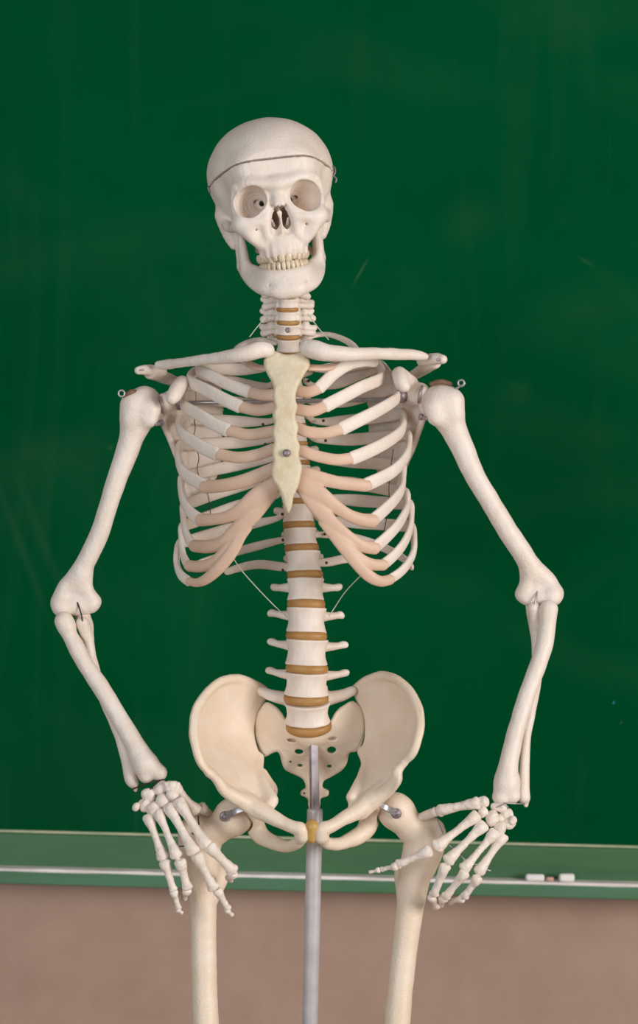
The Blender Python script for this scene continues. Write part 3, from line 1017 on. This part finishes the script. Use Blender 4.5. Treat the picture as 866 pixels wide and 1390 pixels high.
hl = hand((215, 1080, -.035), [
    (219, 1070, -.036, 11, 7.5, -25), (202, 1079, -.034, 9, 8.5, 10), (198, 1093, -.036, 9, 8.5, 0), (185, 1096, -.042, 4.5, 5.5, 10), (222, 1087, -.042, 8.5, 10, -30),
    (210, 1099, -.042, 9.5, 9, -20), (235, 1080, -.044, 7.5, 8.5, -30), (232, 1067, -.042, 8, 7, -40)],
    [(202, 1110, -.044, 221, 1163, -.058, 8, 5.4, 7.8), (215, 1103, -.048, 239, 1160, -.064, 7.5, 5.2, 8), (230, 1096, -.050, 262, 1155, -.068, 8.5, 6, 8.6),
     (243, 1089, -.052, 279, 1146, -.066, 8.5, 6.2, 8.6), (238, 1068, -.042, 265, 1099, -.018, 7.5, 5.4, 8)],
    [(224, 1172, -.061, 235, 1207, -.062, 7.6, 5, 5.2), (245, 1171, -.068, 254, 1204, -.060, 8, 5.4, 6.4), (268, 1163, -.072, 289, 1204, -.062, 8.4, 5.8, 7.4), (285, 1150, -.067, 315, 1181, -.050, 8.6, 6.2, 8),
     (273, 1096, -.006, 290, 1110, .022, 7.5, 5.6, 7),
     (236, 1211, -.060, 242, 1232, -.052, 5.2, 3.6, 4), (254, 1209, -.056, 249, 1219, -.036, 6, 4.2, 5), (296, 1210, -.060, 309, 1233, -.050, 6.4, 4.4, 4.8), (316, 1186, -.046, 311, 1193, -.020, 7, 5, 5.6),
     (242, 1235, -.052, 247, 1239, -.050, 3.6, 2.4, 2.6), (309, 1236, -.050, 315, 1242, -.046, 4, 2.8, 3), (293, 1114, .030, 298, 1126, .042, 6, 4.4, 4.6)], 1)
hr = hand((675, 1105, -.035), [
    (677, 1096, -.036, 10, 6, 15), (656, 1088, -.040, 7.5, 7, 20), (656, 1102, -.042, 6.5, 7, -10), (668, 1111, -.042, 8, 10, 10), (679, 1124, -.042, 7.5, 8.5, 15), (679, 1111, -.036, 6, 6, 0), (688, 1106, -.036, 8.5, 7, -15), (691, 1118, -.038, 7.5, 7, 10), (697, 1113, -.044, 4, 5.5, 0)],
    [(646, 1108, -.048, 594, 1148, -.058, 8, 5.8, 9), (655, 1121, -.050, 609, 1167, -.064, 8.5, 5.6, 8), (671, 1131, -.048, 631, 1178, -.062, 8, 5, 7.4), (682, 1136, -.046, 651, 1182, -.056, 7.8, 5.6, 7.6),
     (647, 1090, -.042, 598, 1100, -.028, 8, 6.4, 7.6)],
    [(581, 1156, -.066, 541, 1173, -.056, 8, 5.4, 6), (604, 1177, -.066, 589, 1213, -.052, 7.4, 5.4, 6), (630, 1186, -.064, 606, 1216, -.050, 7, 5, 6), (648, 1193, -.060, 631, 1216, -.050, 7, 4.6, 5.6),
     (591, 1102, -.024, 562, 1113, .012, 6.5, 6, 6.6),
     (537, 1176, -.056, 519, 1180, -.048, 5.4, 3.2, 3.4), (586, 1218, -.046, 593, 1231, -.028, 6, 4.4, 4.8), (602, 1219, -.044, 597, 1228, -.024, 6.4, 5, 5), (627, 1220, -.044, 611, 1224, -.026, 5.4, 4, 4.4),
     (514, 1181, -.048, 502, 1184, -.044, 3.6, 2.2, 2.2), (556, 1115, .022, 546, 1120, .040, 5.6, 4.4, 4)], 2)
# steel pins through the knuckles and wires at the wrists
for H, rows in ((hl, [[(211, 1157, -.058), (222, 1157, -.060)], [(228, 1153, -.062), (238, 1153, -.064)], [(244, 1149, -.064), (256, 1148, -.066)], [(261, 1131, -.060), (268, 1136, -.066)], [(269, 1108, -.028), (270, 1119, -.034)],
                      [(180, 1071, -.024), (198, 1064, -.040), (222, 1058, -.042)], [(204, 1071, -.046), (214, 1062, -.048), (218, 1059, -.044)]]),
                (hr, [[(593, 1111, -.022), (601, 1131, -.040)], [(608, 1146, -.052), (616, 1152, -.054)], [(625, 1161, -.056), (632, 1168, -.060)], [(642, 1173, -.056), (652, 1174, -.058)], [(658, 1180, -.058), (666, 1182, -.056)],
                      [(684, 1090, -.046), (700, 1091, -.042), (712, 1091, -.032)], [(674, 1096, -.050), (684, 1092, -.050), (690, 1096, -.048)]])):
    for r in rows:
        wire('pin', [W(*q) for q in r], PR(1.0), DARK if H is hl else STEEL, H, n=3)

# ---- pelvis ------------------------------------------------------
sac = Bone(.0013)
SAC_OUT = [(361, 953), (351, 966), (346, 984), (347, 1003), (352, 1019), (359, 1028), (370, 1022), (378, 1021), (382, 1034), (386, 1046), (399, 1053), (411, 1060), (415, 1070), (409, 1074), (408, 1080), (417, 1084),
           (418, 1092), (422, 1099), (431, 1100), (435, 1092), (436, 1084), (445, 1081), (446, 1074), (438, 1070), (440, 1061), (454, 1054), (467, 1044), (472, 1033), (475, 1022),
           (484, 1020), (491, 1010), (495, 993), (492, 966), (480, 951), (468, 955), (456, 963), (448, 976), (438, 986), (420, 992), (400, 986), (390, 976), (382, 964), (372, 956)]
fs = tps_px([(361, 953, .052), (347, 990, .060), (358, 1026, .058), (480, 951, .052), (494, 992, .060), (485, 1020, .058), (388, 980, .030), (450, 980, .030), (420, 985, .022), (420, 1003, .028),
             (400, 1022, .052), (442, 1022, .052), (424, 1045, .068), (386, 1046, .066), (466, 1044, .066), (426, 1072, .064), (427, 1100, .046)])
sac.slab([W(a, b, .055)[[0, 2]] for a, b in SAC_OUT], fs, .0060, .0050, n=3)
sac.ell(W(420, 996, .034), (.026, .016, .012), .008)
for a, b, rx, rz in ((406, 1018, 6.5, 4), (450, 1016, 6.5, 5), (407.5, 1039, 3.6, 2), (447, 1040, 3.6, 2.2)):
    sac.ell(W(a, b, .06), (PR(rx), .05, PR(rz)), .002, cut=True)
for a, b in ((396, 1005), (451, 1003)):
    sac.ell(W(a, b, .030), (PR(7), .012, PR(2.2)), .001, cut=True)
sac.noise = (.0003, .014, 8)
sacrum = sac.build('sacrum', BONE_CREAM, SK)
for a, b in ((394, 1034), (413, 1077)):
    bolt('screw', W(a, b, .052), PR(1.3), sacrum, DARK)

HIPS = {
    -1: dict(
        out=[(359, 934), (346, 926), (324, 917), (300, 921), (278, 938), (263, 960), (258, 984), (260, 1008), (268, 1034), (280, 1050), (292, 1058), (301, 1072), (313, 1083), (328, 1093), (345, 1108),
             (360, 1108), (372, 1098), (374, 1085), (362, 1068), (353, 1052), (351, 1040), (356, 1029), (350, 1016), (346, 1000), (346, 984), (352, 965), (361, 950)],
        dep=[(358, 934, .062), (324, 918, .026), (290, 928, -.006), (263, 960, -.040), (258, 990, -.058), (264, 1025, -.066), (292, 1058, -.058), (316, 1085, -.044), (345, 1106, -.040),
             (346, 990, .056), (353, 1030, .036), (356, 1060, .004), (372, 1090, -.028), (318, 980, .036), (300, 1000, .012), (325, 1030, .010), (330, 1065, -.024), (335, 950, .046), (285, 980, -.008)],
        crest=[(359, 936, .062, 5), (346, 929, .050, 5.5), (324, 921, .026, 6), (300, 925, .000, 6), (280, 942, -.020, 6), (267, 963, -.038, 6.5), (263, 985, -.054, 6.5), (265, 1010, -.064, 6.5), (272, 1033, -.066, 6), (283, 1049, -.062, 5)],
        aiis=[(286, 1050, -.060, 5), (296, 1060, -.060, 7), (304, 1072, -.056, 8), (316, 1080, -.048, 9), (330, 1088, -.042, 10)],
        brim=[(353, 1028, .040, 5), (352, 1044, .020, 6), (357, 1062, -.002, 8), (370, 1086, -.030, 8)],
        pubis=[(322, 1080, -.034, 10), (340, 1092, -.036, 13), (360, 1104, -.044, 11.5), (384, 1117, -.054, 9), (398, 1123, -.060, 9), (408, 1126, -.062, 10), (410, 1134, -.060, 9)],
        isch=[(340, 1100, -.006, 15), (345, 1118, .006, 13.5), (354, 1134, .004, 12), (370, 1143, -.008, 10), (390, 1149, -.030, 8), (404, 1144, -.048, 8), (410, 1134, -.058, 8)],
        spine=[(356, 1050, .034, 7), (364, 1062, .044, 7), (370, 1072, .050, 7), (364, 1086, .034, 8), (350, 1100, .010, 10)],
        head=(318, 1108, .002)),
    1: dict(
        out=[(479, 934), (494, 921), (516, 913), (536, 917), (556, 932), (570, 954), (575, 976), (572, 1001), (564, 1025), (552, 1036), (542, 1044), (543, 1058), (537, 1070), (523, 1083), (508, 1098), (494, 1112),
             (478, 1110), (472, 1098), (478, 1084), (488, 1066), (496, 1050), (496, 1036), (486, 1020), (492, 1010), (495, 994), (493, 972), (484, 952)],
        dep=[(480, 933, .062), (516, 914, .026), (548, 926, -.006), (570, 954, -.040), (575, 984, -.058), (566, 1020, -.066), (543, 1050, -.058), (524, 1083, -.044), (495, 1110, -.040),
             (495, 990, .056), (490, 1022, .036), (494, 1054, .004), (476, 1088, -.028), (520, 975, .036), (540, 995, .012), (516, 1028, .010), (506, 1068, -.024), (502, 945, .046), (556, 976, -.008)],
        crest=[(480, 936, .062, 5), (495, 925, .050, 5.5), (516, 917, .026, 6), (536, 921, .000, 6), (553, 935, -.020, 6), (565, 955, -.038, 6.5), (570, 978, -.054, 6.5), (567, 1001, -.064, 6.5), (560, 1022, -.066, 6), (550, 1033, -.062, 5)],
        aiis=[(546, 1038, -.060, 5), (539, 1048, -.060, 7), (537, 1060, -.057, 8), (524, 1074, -.048, 9), (510, 1085, -.042, 10)],
        brim=[(492, 1022, .040, 5), (496, 1038, .020, 6), (492, 1056, -.002, 8), (478, 1082, -.030, 8)],
        pubis=[(518, 1072, -.034, 10), (504, 1086, -.036, 13), (486, 1100, -.044, 11.5), (462, 1114, -.054, 9), (448, 1122, -.060, 9), (438, 1126, -.062, 10), (436, 1135, -.060, 9)],
        isch=[(506, 1096, -.006, 15), (502, 1112, .006, 14), (495, 1128, .004, 12.5), (478, 1139, -.008, 10.5), (458, 1146, -.030, 8.5), (443, 1144, -.048, 8), (436, 1135, -.058, 8)],
        spine=[(494, 1044, .034, 6), (490, 1056, .044, 6), (486, 1070, .048, 6), (490, 1084, .034, 8), (502, 1096, .010, 10)],
        head=(536, 1100, .002)),
}
for s, q in HIPS.items():
    hb = Bone(.0013)
    f = tps_px(q['dep'])
    o2 = []
    for a, b in q['out']:
        y = float(f(*W(a, b, 0)[[0, 2]]))
        o2.append(W(a, b, y)[[0, 2]])
    hb.slab(o2, f, .0034, .0026, n=4)
    for key, k in (('crest', .004), ('aiis', .006), ('brim', .006), ('pubis', .006), ('isch', .007), ('spine', .006)):
        hb.chain(pxs(q[key]), k, 4)
    hx, hy, hz = q['head']
    hb.ell(W(hx, hy, hz), (PR(28.5),) * 3, .002, cut=True)
    hb.noise = (.0003, .018, 30 + s)
    hip = hb.build('hip_bone', BONE_CREAM, SK)
    for a, b, y in (((343, 1036, .02),) if s < 0 else ((556, 984, -.028), (473, 1110, -.062), (501, 1117, -.014), (489, 1124, -.014))):
        pass
    # small screw inside the pelvis
    a, b = ((366, 1077) if s < 0 else (483, 1072))
    c1, c2 = W(a + 6 * s, b + 1, .030), W(a - 6 * s, b - 3, .028)
    V_, F_ = tube([[*c1, PR(1.6), PR(1.6)], [*c2, PR(1.6), PR(1.6)]], n=1, seg=8)
    sc_ = put('screw', V_, F_, DULL, hip)

sy = Bone(.0011)
sy.chain(pxs([(423.5, 1122, -.062, 9.5), (423.5, 1136, -.058, 9)]), 0, 1)
sy.build('pubic_disc', SYMPH, SK)

# ---- thighs ------------------------------------------------------
FEM = {
    -1: ([[(318, 1108, .002, 26), (317, 1109, .002, 26)],
          [(312, 1112, .004, 21), (298, 1124, .006, 20), (282, 1136, .008, 22), (276, 1156, .008, 23), (276, 1190, .006, 20.5), (276, 1230, .004, 18), (276.5, 1300, .0, 17.5), (279, 1380, -.008, 17.5), (285, 1470, -.012, 18.5), (292, 1540, -.008, 24), (298, 1580, 0, 32)],
          [(268, 1118, .016, 16), (258, 1128, .016, 16), (258, 1150, .012, 15), (266, 1176, .008, 15)],
          [(284, 1172, .018, 14), (298, 1190, .022, 12), (288, 1212, .010, 12)],
          [(283, 1585, .012, 28), (283, 1600, .02, 26)], [(316, 1585, .012, 28), (318, 1602, .02, 26)]],
         ((331, 1097, -.041), (305, 1108, -.0245))),
    1: ([[(536, 1100, .002, 25), (537, 1101, .002, 25)],
         [(543, 1106, .004, 21), (556, 1122, .006, 21), (570, 1138, .008, 23), (570, 1158, .008, 24), (563, 1190, .006, 21.5), (557, 1230, .004, 19), (548, 1300, .0, 17), (540, 1380, -.008, 17.5), (534, 1470, -.012, 18.5), (530, 1540, -.008, 24), (526, 1580, 0, 32)],
         [(580, 1122, .014, 12), (590, 1126, .016, 14), (590, 1146, .014, 15), (578, 1176, .008, 14)],
         [(560, 1168, .018, 14), (545, 1186, .022, 10), (552, 1210, .010, 12)],
         [(512, 1585, .012, 28), (512, 1600, .02, 26)], [(544, 1585, .012, 28), (544, 1602, .02, 26)]],
        ((515, 1092, -.041), (538, 1104, -.0245))),
}
for s, (chains, br) in FEM.items():
    fem = bone('femur', chains, BONE_CREAM, k=.008, h=.0014, noise=(.0003, .020, 44 + s))
    # sprung steel strap from the socket to a washer on the ball
    a, b = W(*br[0]), W(*br[1])
    m_ = (a + b) / 2 + np.array((0, -.006, .001))
    up = lambda p: np.array((.15 * s, -1., .3))
    V_, F_ = tube([[*a, PR(4.2), .0008], [*m_, PR(4.2), .0008], [*b, PR(5.5), .0008]], up, seg=12, n=6, power=5, cap=False)
    strap = put('hip_strap', V_, F_, STEEL, fem)
    V_, F_ = lathe([(PR(2.2), .0006), (PR(6.8), .0006), (PR(7.2), .0016), (PR(5.6), .0026), (PR(3.2), .0022), (PR(3.0), .0040), (PR(1.2), .0046)], 24)
    put('washer', xf(V_, along(b, b + np.array((-.1 * s, -1., -.05)))), F_, DULL, strap)

# ---- fittings at the shoulders and strings ------------------------
a, b = W(258, 547, .03), W(543, 542, .03)
V_, F_ = tube([[*a, PR(3.2), PR(3.2)], [*b, PR(3.2), PR(3.2)]], n=1, seg=14)
rod = put('shoulder_rod', V_, F_, STEEL, SK)
for c, d in ((W(244, 547, .012), (-.6, -.8, 0)), (W(545, 537, .012), (.6, -.8, 0))):
    V_, F_ = lathe([(PR(2), 0), (PR(10), 0), (PR(10), .0015), (PR(6), .002), (PR(5.4), .005), (PR(2), .006)], 20)
    put('washer', xf(V_, along(c, c + np.array(d))), F_, DULL, rod)
for ring, stem, sl0, sl1, lo_, clip in (
        ((165, 534), (173, 541), (170, 538), (186, 532), (219, 574), (219, 549)),
        ((626, 520), (618, 528), (586, 521), (612, 521), (572, 566), (570, 535))):
    y = -.012
    pts = [W(ring[0] + 4.2 * math.cos(t), ring[1] + 4.2 * math.sin(t), y) for t in np.linspace(0, 6.6, 15)]
    pts.append(W(*stem, y + .004))
    eye = wire('eye_bolt', pts, PR(1.5), STEEL, SK, n=2)
    V_, F_ = tube([[*W(*sl0, y + .002), PR(3.4), PR(3)], [*W((sl0[0] + sl1[0]) / 2, (sl0[1] + sl1[1]) / 2 - 3, y), PR(3.6), PR(3)], [*W(*sl1, y + .008), PR(3), PR(2.6)]], n=4)
    put('spring_sleeve', V_, F_, LEATHER, eye)
    sgn = 1 if ring[0] < 400 else -1
    c = W(*lo_, -.006)
    V_, F_ = lathe([(PR(4.6), -.002), (PR(4.6), .001), (PR(2.6), .0015), (PR(2.8), .009), (PR(1.8), .0098)], 8)
    put('nut', xf(V_, along(c, c + np.array((-.7 * sgn, -.6, -.25)))), F_, DULL, SK, False)
    c = W(*clip, -.004)
    V_, F_ = tube([[*W(clip[0] - 3 * sgn, clip[1] - 10, .0), PR(2.4), PR(1.6)], [*c, PR(2.8), PR(1.8)], [*W(clip[0] + 2 * sgn, clip[1] + 11, .0), PR(2.2), PR(1.6)]], n=4)
    put('shoulder_clip', V_, F_, DULL, SK)

wire('thread', [W(313, 752, -.05), W(330, 777, -.02), W(368, 818, .018), W(389, 837, .022)], PR(.75), NYLON, SK)
wire('thread', [W(489, 782, -.05), W(469, 803, -.01), W(456, 822, .016), W(447, 836, .022)], PR(.75), NYLON, SK)
wire('thread', [W(360, 431, .01), W(349, 444, .01), W(339, 457, .0)], PR(.7), NYLON, SK)
wire('thread', [W(418, 426, .005), W(432, 445, .0), W(446, 461, -.005)], PR(.7), NYLON, SK)
wire('rib_wire', [W(262, 520, .05), W(266, 540, .05), W(262, 556, .055), W(265, 580, .055), W(262, 598, .055), W(270, 620, .055), W(268, 640, .055), W(282, 672, .03), W(286, 700, .03)], PR(.6), DARK, SK)
wire('rib_wire', [W(534, 610, .05), W(531, 630, .05), W(528, 660, .04), W(527, 690, .04), W(514, 752, .02), W(505, 766, .01)], PR(.6), DARK, SK)

# screws beside the spine on the backs of the ribs
for a, b, y in ((357, 515, .055), (357, 576, .065), (360, 603, .068), (364, 630, .068), (297, 648, .085), (419, 517, .055), (435, 513, .06), (420, 574, .065), (439, 571, .068), (421, 601, .065), (442, 598, .068),
                (383, 698, .052), (441, 725, .056), (384, 733, .056), (443, 764, .052), (384, 774, .052)):
    bolt('screw', W(a, b, y), PR(2.1), SK, HOLE, hgt=.3)

# ---- skull -------------------------------------------------------
mm = .001


def K(rows):
    return np.array(rows, float) * mm


SKM = (Matrix.Translation(Vector(W(377.7, 269, -.092))) @ Matrix.Rotation(math.radians(-8.6), 4, 'Y') @ Matrix.Rotation(math.radians(4), 4, 'Z')
       @ Matrix.Rotation(math.radians(5), 4, 'X'))
sk = Bone(.0011)


def E(b, c, r, k, cut=False, rot=None):
    b.ell(np.array(c) * mm, np.array(r) * mm, k * mm, rot, cut)


def C2(b, rows, k, n=1, cut=False):
    """the same chain on both sides"""
    for s in (-1, 1):
        b.chain(K([(s * x, y, z, r) for x, y, z, r in rows]), k * mm, n, cut)


E(sk, (0, 97, 36), (78, 90, 69), 0)
E(sk, (0, 58, 40), (60, 58, 50), 20)
E(sk, (0, 60, 20), (52, 52, 40), 15)
E(sk, (0, 105, 2), (62, 68, 40), 15)
for s in (-1, 1):
    E(sk, (s * 26, 20, 40), (22, 18, 18), 14)
C2(sk, [(44, 12, 19, 6.5), (32, 4, 22, 7), (16, 0, 19, 7), (0, 1, 16, 8)], 9, 3)
C2(sk, [(49, 15, 18, 5), (52, 19, 2, 5.5), (50, 17, -12, 6), (45, 10, -24, 8)], 6, 3)
C2(sk, [(47, 12, -24, 9), (34, 5, -25, 7.5), (20, 3, -22, 6), (13, 5, -8, 5), (11, 5, 6, 5)], 7, 3)
C2(sk, [(46, 12, -26, 9), (36, 10, -38, 10), (27, 12, -48, 9)], 8, 3)
C2(sk, [(52, 18, -26, 7), (59, 36, -28, 5), (62, 56, -25, 4.5), (62, 74, -20, 5), (60, 88, -18, 7)], 5, 3)
C2(sk, [(60, 96, -8, 14), (57, 94, -30, 11), (54, 91, -44, 7)], 8, 3)
E(sk, (0, 24, -50), (29, 22, 26), 10)
E(sk, (0, 25, -62), (27, 24, 10), 8)
E(sk, (0, 8, -56), (14, 7, 14), 8)
C2(sk, [(13, 5, -8, 5.5), (18, 5, -28, 6), (19, 6, -42, 6)], 6, 3)
C2(sk, [(1.5, 4, 10, 6), (2.5, -1, 0, 5), (3.2, -4, -7, 4)], 5, 3)
C2(sk, [(19, 46, -40, 6), (18, 52, -62, 4)], 6)
E(sk, (0, 66, -14), (30, 34, 18), 10)
C2(sk, [(12, 98, -36, 8), (14, 106, -42, 7)], 6)
# hollows
E(sk, (0, 102, 38), (70, 78, 60), 0, True)
C2(sk, [(31, 12, -1, 22), (27, 28, -2, 18), (20, 50, -3, 9)], 3, 3)
E(sk, (0, 26, -8), (16, 22, 26), 5)
C2(sk, [(31, -8, 1.2, 17.2), (31, 8, .5, 17), (27, 26, -1, 13.5), (21, 46, -3, 6)], 1.5, 3, True)
C2(sk, [(36.2, -8, -2, 17.2), (35.5, 8, -2, 17), (30, 26, -3, 13), (22, 44, -3, 6)], 1.5, 3, True)
C2(sk, [(36.5, -8, 2.5, 15), (35.5, 8, 2, 15)], 1.5, 3, True)
C2(sk, [(19, 44, -1, 3.8), (23, 48, 1, 3.4), (30, 52, 6, 2.4)], 1, 1, True)
C2(sk, [(17, 50, -1, 3.2), (15, 66, 0, 4)], 1, 1, True)
C2(sk, [(23, 42, -8, 2.2), (29, 32, -13, 3.0), (36, 21, -18, 3.6)], 1.5, 2, True)
C2(sk, [(2.2, -8, -11, 2.6), (4.2, -4, -18, 5), (5.8, -2, -27, 6.8), (6.9, 0, -37, 7.2)], 1.0, 3, True)
C2(sk, [(4, 12, -14, 5), (6.5, 14, -24, 7), (7, 16, -33, 6.6), (7, 34, -30, 7)], 2, 1, True)
C2(sk, [(2.2, -3, -9, 2.5), (4, 14, -14, 4)], 1.0, 1, True)
for s in (-1, 1):
    E(sk, (s * 6.5, 24, -25), (6, 24, 15), 1, True)
for s in (-1, 1):
    E(sk, (s * 29, -9, -44), (9, 10, 11), 8, True)
    E(sk, (s * 30, 0, -34), (1.6, 8, 1.4), .8, True)
    E(sk, (s * 70, 38, 4), (14, 22, 32), 10, True)
sk.chain(K([(.6, 9, -14, 1.2), (.6, 5, -30, 1.3), (.2, 2, -40, 2.4)]), .8 * mm, 3)
sk.chain(K([(.6, 20, -14, 1.3), (.6, 20, -38, 1.3)]), .5 * mm)
sk.chain(K([(.6, 14, -12, 1.3), (.6, 12, -38, 1.3)]), .5 * mm)
sk.chain(K([(.6, 30, -14, 1.3), (.6, 30, -38, 1.3)]), .5 * mm)
sk.chain(K([(.6, 25, -14, 1.3), (.6, 25, -38, 1.3)]), .5 * mm)
for s in (-1, 1):
    sk.chain(K([(s * 10, 14, -24, 1.6), (s * 8, 16, -32, 2.2)]), .6 * mm)
for x, y in ((4.3, 5.2), (12, 6.6), (19, 10.5), (25, 18)):
    C2(sk, [(x, y - 1.0, -50, 2.2), (x * 1.02, y - 2.0, -60, 3.4), (x * 1.03, y - 1.5, -66, 3.4)], 3, 2)
sk.noise = (.00028, .022, 77)
dd, lo_, ax = sk.field()
cutp = ax[2][None, None, :] - (.0475 - .235 * (ax[1][None, :, None] - .0)) + 0 * ax[0][:, None, None]
cutp = cutp * .97
V_, F_ = nets(np.maximum(dd, cutp + .0010).astype(np.float32), lo_, sk.h)
skull = put('skull', xf(V_, SKM), F_, BONE, SK)
V_, F_ = nets(np.maximum(dd, -(cutp - .0014)).astype(np.float32), lo_, sk.h)
put('skull_cap', xf(V_, SKM), F_, BONE, skull)


def SKW(x, y, z):
    return np.array(SKM @ Vector((x * mm, y * mm, z * mm)))


# hooks that hold the cap
for pts in ([(75.5, 78, 36), (78.5, 76, 34), (78.5, 75, 28), (76, 74, 24), (79, 74, 20), (77.5, 74, 16)], [(-74, 84, 30), (-78, 82, 28), (-77.5, 82, 22)]):
    wire('cap_hook', [SKW(*q) for q in pts], .0011, DULL, skull, n=4)
for c, r in (((4, -1.2, 56), 1.1), ((43, -.3, 26), .9)):
    pass

mb = Bone(.0011)
mb.chain(K([(-47, 80, -74, 7), (-44, 60, -86, 7.5), (-37, 36, -97, 8), (-28, 18, -105, 8), (-13, 9, -109, 8), (0, 8, -109, 8), (13, 9, -109, 8), (28, 18, -105, 8), (37, 36, -97, 8), (44, 60, -86, 7.5), (47, 80, -74, 7)]), 0, 4)
mb.chain(K([(-34, 38, -92, 7), (-26, 19, -97, 7), (-13, 10, -99.5, 7), (0, 8.5, -100, 7), (13, 10, -99.5, 7), (26, 19, -97, 7), (34, 38, -92, 7)]), 4 * mm, 3)
mb.chain(K([(-42, 62, -74, 5), (-32, 42, -82, 6), (-25, 22, -87, 6.5), (-14, 12, -89, 6.5), (0, 9, -90, 6.5), (14, 12, -89, 6.5), (25, 22, -87, 6.5), (32, 42, -82, 6), (42, 62, -74, 5)]), 9 * mm, 4)
E(mb, (0, 6, -109), (17, 7, 9), 10)
C2(mb, [(47, 82, -72, 7), (48.5, 85, -46, 6), (50, 88, -24, 6)], 6, 3)
C2(mb, [(44, 62, -78, 5.5), (46, 62, -52, 4.6), (47, 60, -28, 3.2)], 6, 3)
for s in (-1, 1):
    E(mb, (s * 46.5, 73, -62), (4.4, 14, 20), 7)
    mb.chain(K([(s * 44, 88, -24, 5), (s * 56, 87, -24, 5)]), 3 * mm)
    E(mb, (s * 22, 6.5, -101), (1.1, 3, 1.1), .4, True)
mb.noise = (.0003, .018, 78)
mand = mb.build('mandible', BONE, SK, SKM)

# teeth, each a crown with a root bulge
rg = random.Random(4)


def tooth(parent, ang, up, w, L, dep, zc, A=(27.5, 36), y0=40):
    # arch: half ellipse
    x = A[0] * math.sin(ang); y = y0 - A[1] * math.cos(ang)
    yaw = math.atan2(A[1] * math.sin(ang), A[0] * math.cos(ang))
    prof = [(-1, .62, .5), (-.8, .72, .7), (-.3, .9, .95), (.25, 1.0, .95), (.7, .98, .7), (.95, .82, .42), (1, .6, .28)]
    V, Fc = [], []
    sg = 14
    for t, fx, fy in prof:
        for j in range(sg):
            a = 2 * math.pi * j / sg
            ca, sa = math.cos(a), math.sin(a)
            ca = math.copysign(abs(ca) ** .75, ca); sa = math.copysign(abs(sa) ** .75, sa)
            V.append((w / 2 * fx * ca, dep / 2 * fy * sa + (.5 if up else .2) * t, (-t if up else t) * L / 2))
    for i in range(len(prof) - 1):
        for j in range(sg):
            f = (i * sg + j, i * sg + (j + 1) % sg, (i + 1) * sg + (j + 1) % sg, (i + 1) * sg + j)
            Fc.append(f if not up else f[::-1])
    e0, e1 = tuple(range(sg - 1, -1, -1)), tuple((len(prof) - 1) * sg + j for j in range(sg))
    Fc += [e0, e1] if not up else [e0[::-1], e1[::-1]]
    M = Matrix.Translation((x, y, zc + rg.uniform(-.3, .3))) @ Matrix.Rotation(yaw, 4, 'Z') @ Matrix.Rotation(rg.uniform(-.05, .05), 4, 'Y')
    V = xf(np.array(V), M) * mm
    put('tooth', xf(V, SKM), Fc, TOOTH, parent)


for parent, up, widths, A, y0 in ((skull, True, (8.6, 7.0, 7.6, 7.0, 6.8, 9.5, 9), (28, 40), 42.5), (mand, False, (5.6, 6.0, 6.8, 6.8, 7.0, 10, 10), (26.5, 38), 43)):
    for s in (-1, 1):
        acc, ang = 0.0, 0.0
        tab = np.linspace(0, math.pi / 2, 200)
        arc = np.r_[0, np.cumsum(np.hypot(np.diff(A[0] * np.sin(tab)), np.diff(-A[1] * np.cos(tab))))]
        for i, w in enumerate(widths):
            a = float(np.interp(acc + w / 2, arc, tab))
            acc += w
            if acc > arc[-1] + 4:
                break
            back = 1 - math.cos(a)
            if up:
                tooth(parent, s * a, True, w * .97, 12.5 - (1.5 if i == 1 else 0) - (1.5 if i > 2 else 0), 7.5 + (2 if i > 2 else 0), -69.0 + 1.0 * back + (.6 if i == 1 else 0), A, y0)
            else:
                tooth(parent, s * a, False, w * .97, 11.0 - (1 if i > 3 else 0), 6.5 + (2.5 if i > 2 else 0), -79.6 + 1.0 * back, A, y0)
